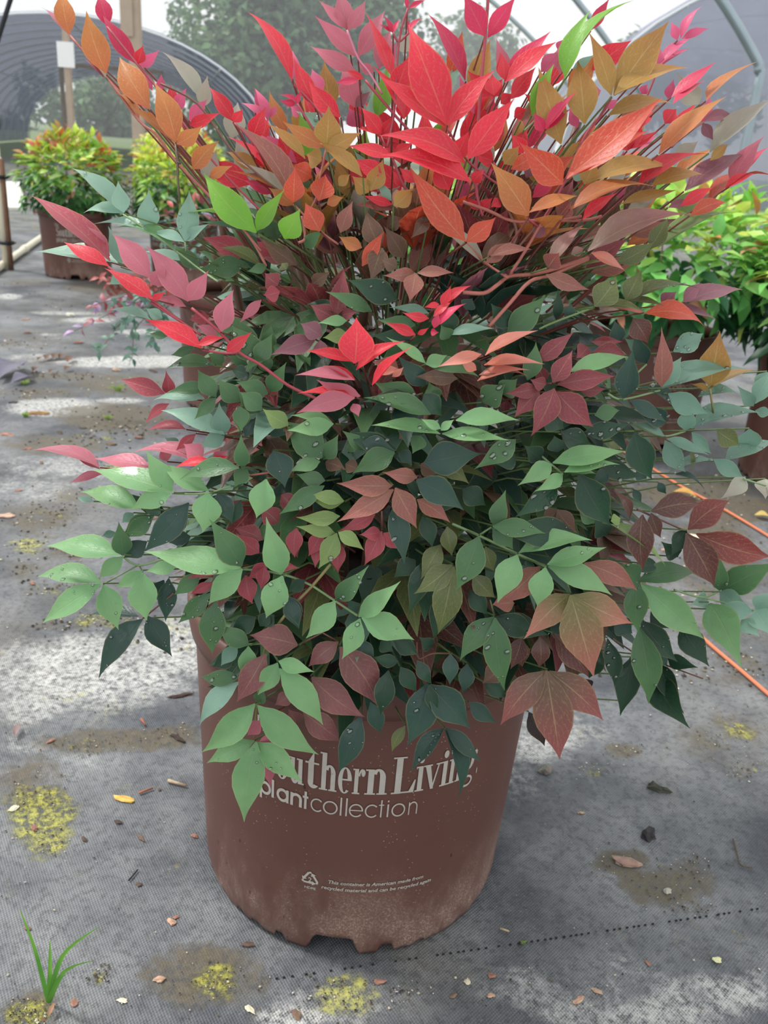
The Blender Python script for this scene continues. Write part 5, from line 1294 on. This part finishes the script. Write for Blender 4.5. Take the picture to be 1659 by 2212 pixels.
# fallen leaves
def fallen(px, py, tx, ty, wd, c, lab, name='fallen_leaf', group=None):
    a = ground(px, py, .003); b = ground(tx, ty, .004)
    L = (b - a).length
    mb = MB(); mb.add(*leaf_geo(a, b, L * wd, V((0, -.2, 1)), .35, .12, lin(c), None, .4, twist=.5))
    o = mb.build(name, M_LEAF, loc=a, off=a); tag(o, lab, 'leaf', group)
fallen(1455, 1062, 1510, 1078, .5, (214, 164, 92), 'curled yellow fallen leaf lying against the orange cord')
fallen(1630, 1112, 1668, 1120, .7, (214, 186, 110), 'pale yellow fallen leaf at the near side of the orange cord')
fallen(105, 2195, 122, 2160, .3, (176, 132, 100), 'dry tan leaf curled at the foot of the grass weed')
fallen(100, 2205, 84, 2200, .4, (140, 100, 76), 'brown dry leaf scrap under the grass weed')
fallen(32, 1590, 42, 1562, .4, (150, 124, 124), 'dull pinkish fallen leaf on the pale stain')
for i, (a, b) in enumerate([((50, 790), (-10, 826)), ((20, 800), (-20, 815)), ((70, 815), (20, 830))]):
    fallen(*a, *b, .5, (120, 116, 136), 'greyish violet withered leaf in the small heap by the white stains', group='withered leaf heap')
for i, (x, y) in enumerate([(80, 778), (98, 776), (115, 775), (128, 774), (145, 782), (70, 802), (105, 805), (140, 800)]):
    fallen(x, y, x + random.uniform(8, 16), y - random.uniform(5, 11), .5, (112, 78, 62), 'dead brown leaflet on the withered sprig by the white stains', group='dead brown leaflets')

# orange cords
for pts, lab in [([(1330, 965), (1400, 1006), (1471, 1050), (1560, 1098), (1641, 1146), (1720, 1196)], 'orange cord on the ground running past the yellow fallen leaf'),
                 ([(1290, 1165), (1420, 1290), (1527, 1386), (1600, 1448), (1659, 1499), (1740, 1570)], 'orange cord on the ground under the dark right-hand leaves')]:
    P = [ground(x, y, .0022) for x, y in pts]
    P = [P[0] + (P[0] - P[1]).normalized() * .55 + V((-.03, 0, 0)), P[0] + (P[0] - P[1]).normalized() * .2] + P + [P[-1] + (P[-1] - P[-2]).normalized() * .25, P[-1] + (P[-1] - P[-2]).normalized() * .8 + V((.06, 0, 0))]
    mb = MB(); mb.tube(smooth_path(P, 4), .0024, .0024, 8)
    o = mb.build('orange_cord', M_ORANGE); tag(o, lab, 'cord')

# weeds
def weed(px, py, blades, label, wd=.0022, cols=((96, 160, 62), (120, 178, 70)), nm='blade', name='grass_weed'):
    b0 = ground(px, py)
    root = empty(name, b0, label, 'weed')
    for (mx, my, tx, ty, dy) in blades:
        y0 = b0.y
        pm = at(mx, my, y0 + dy * .4); pt = at(tx, ty, y0 + dy)
        pth = smooth_path([V((0, 0, 0)), pm - b0, pt - b0], 5)
        mb = MB(); vs = []; fs = []; cc = []; uv = []
        n = len(pth)
        for i, p in enumerate(pth):
            t = i / (n - 1)
            h = wd * (1 - t ** 2.2) * .5 + .0001
            tang = (pth[min(i + 1, n - 1)] - pth[max(i - 1, 0)]).normalized()
            s = tang.cross(V((0, 1, .3))).normalized()
            nn = tang.cross(s)
            vs += [p - s * h, p + nn * h * .5, p + s * h]
            c = jit(lin(cols[0 if t < .5 else 1]), .05); cc += [(*c, .2)] * 3; uv += [(t, -1), (t, 0), (t, 1)]
        for i in range(n - 1):
            for k in (0, 1): fs.append((i * 3 + k, i * 3 + k + 1, i * 3 + k + 4, i * 3 + k + 3))
        mb.add(vs, fs, uv, cc); mb.build(nm, M_LEAF_FAR, root)
weed(105, 2165, [(75, 2050, 42, 1962, .01), (108, 2095, 108, 2032, -.01), (135, 2065, 213, 2002, -.02), (140, 2098, 206, 2074, -.03)], 'small grass weed with four narrow blades growing through the cloth', .0032)
random.seed(41)
for (px, py, s, lab) in [(255, 845, 22, 'pale green mossy weed tuft between the dirt streaks'), (52, 830, 12, 'tiny green seedling near the withered leaf heap'), (55, 900, 14, 'tiny green seedling beside the tan stick of bark'), (232, 905, 12, 'tiny bright green seedling in the dark dirt'), (1130, 2038, 10, 'tiny green seedling on the stitched seam')]:
    bl = []
    for k in range(7):
        a = random.uniform(-1.2, 1.2); r = s * random.uniform(.6, 1.2)
        bl.append((px + r * .4 * a, py - r * .4, px + r * a, py - r * random.uniform(.3, .9), random.uniform(-.01, .01)))
    weed(px, py, bl, lab, .008 if py < 1200 else .0035, ((140, 170, 90), (168, 190, 110)), 'leaflet', 'seedling')
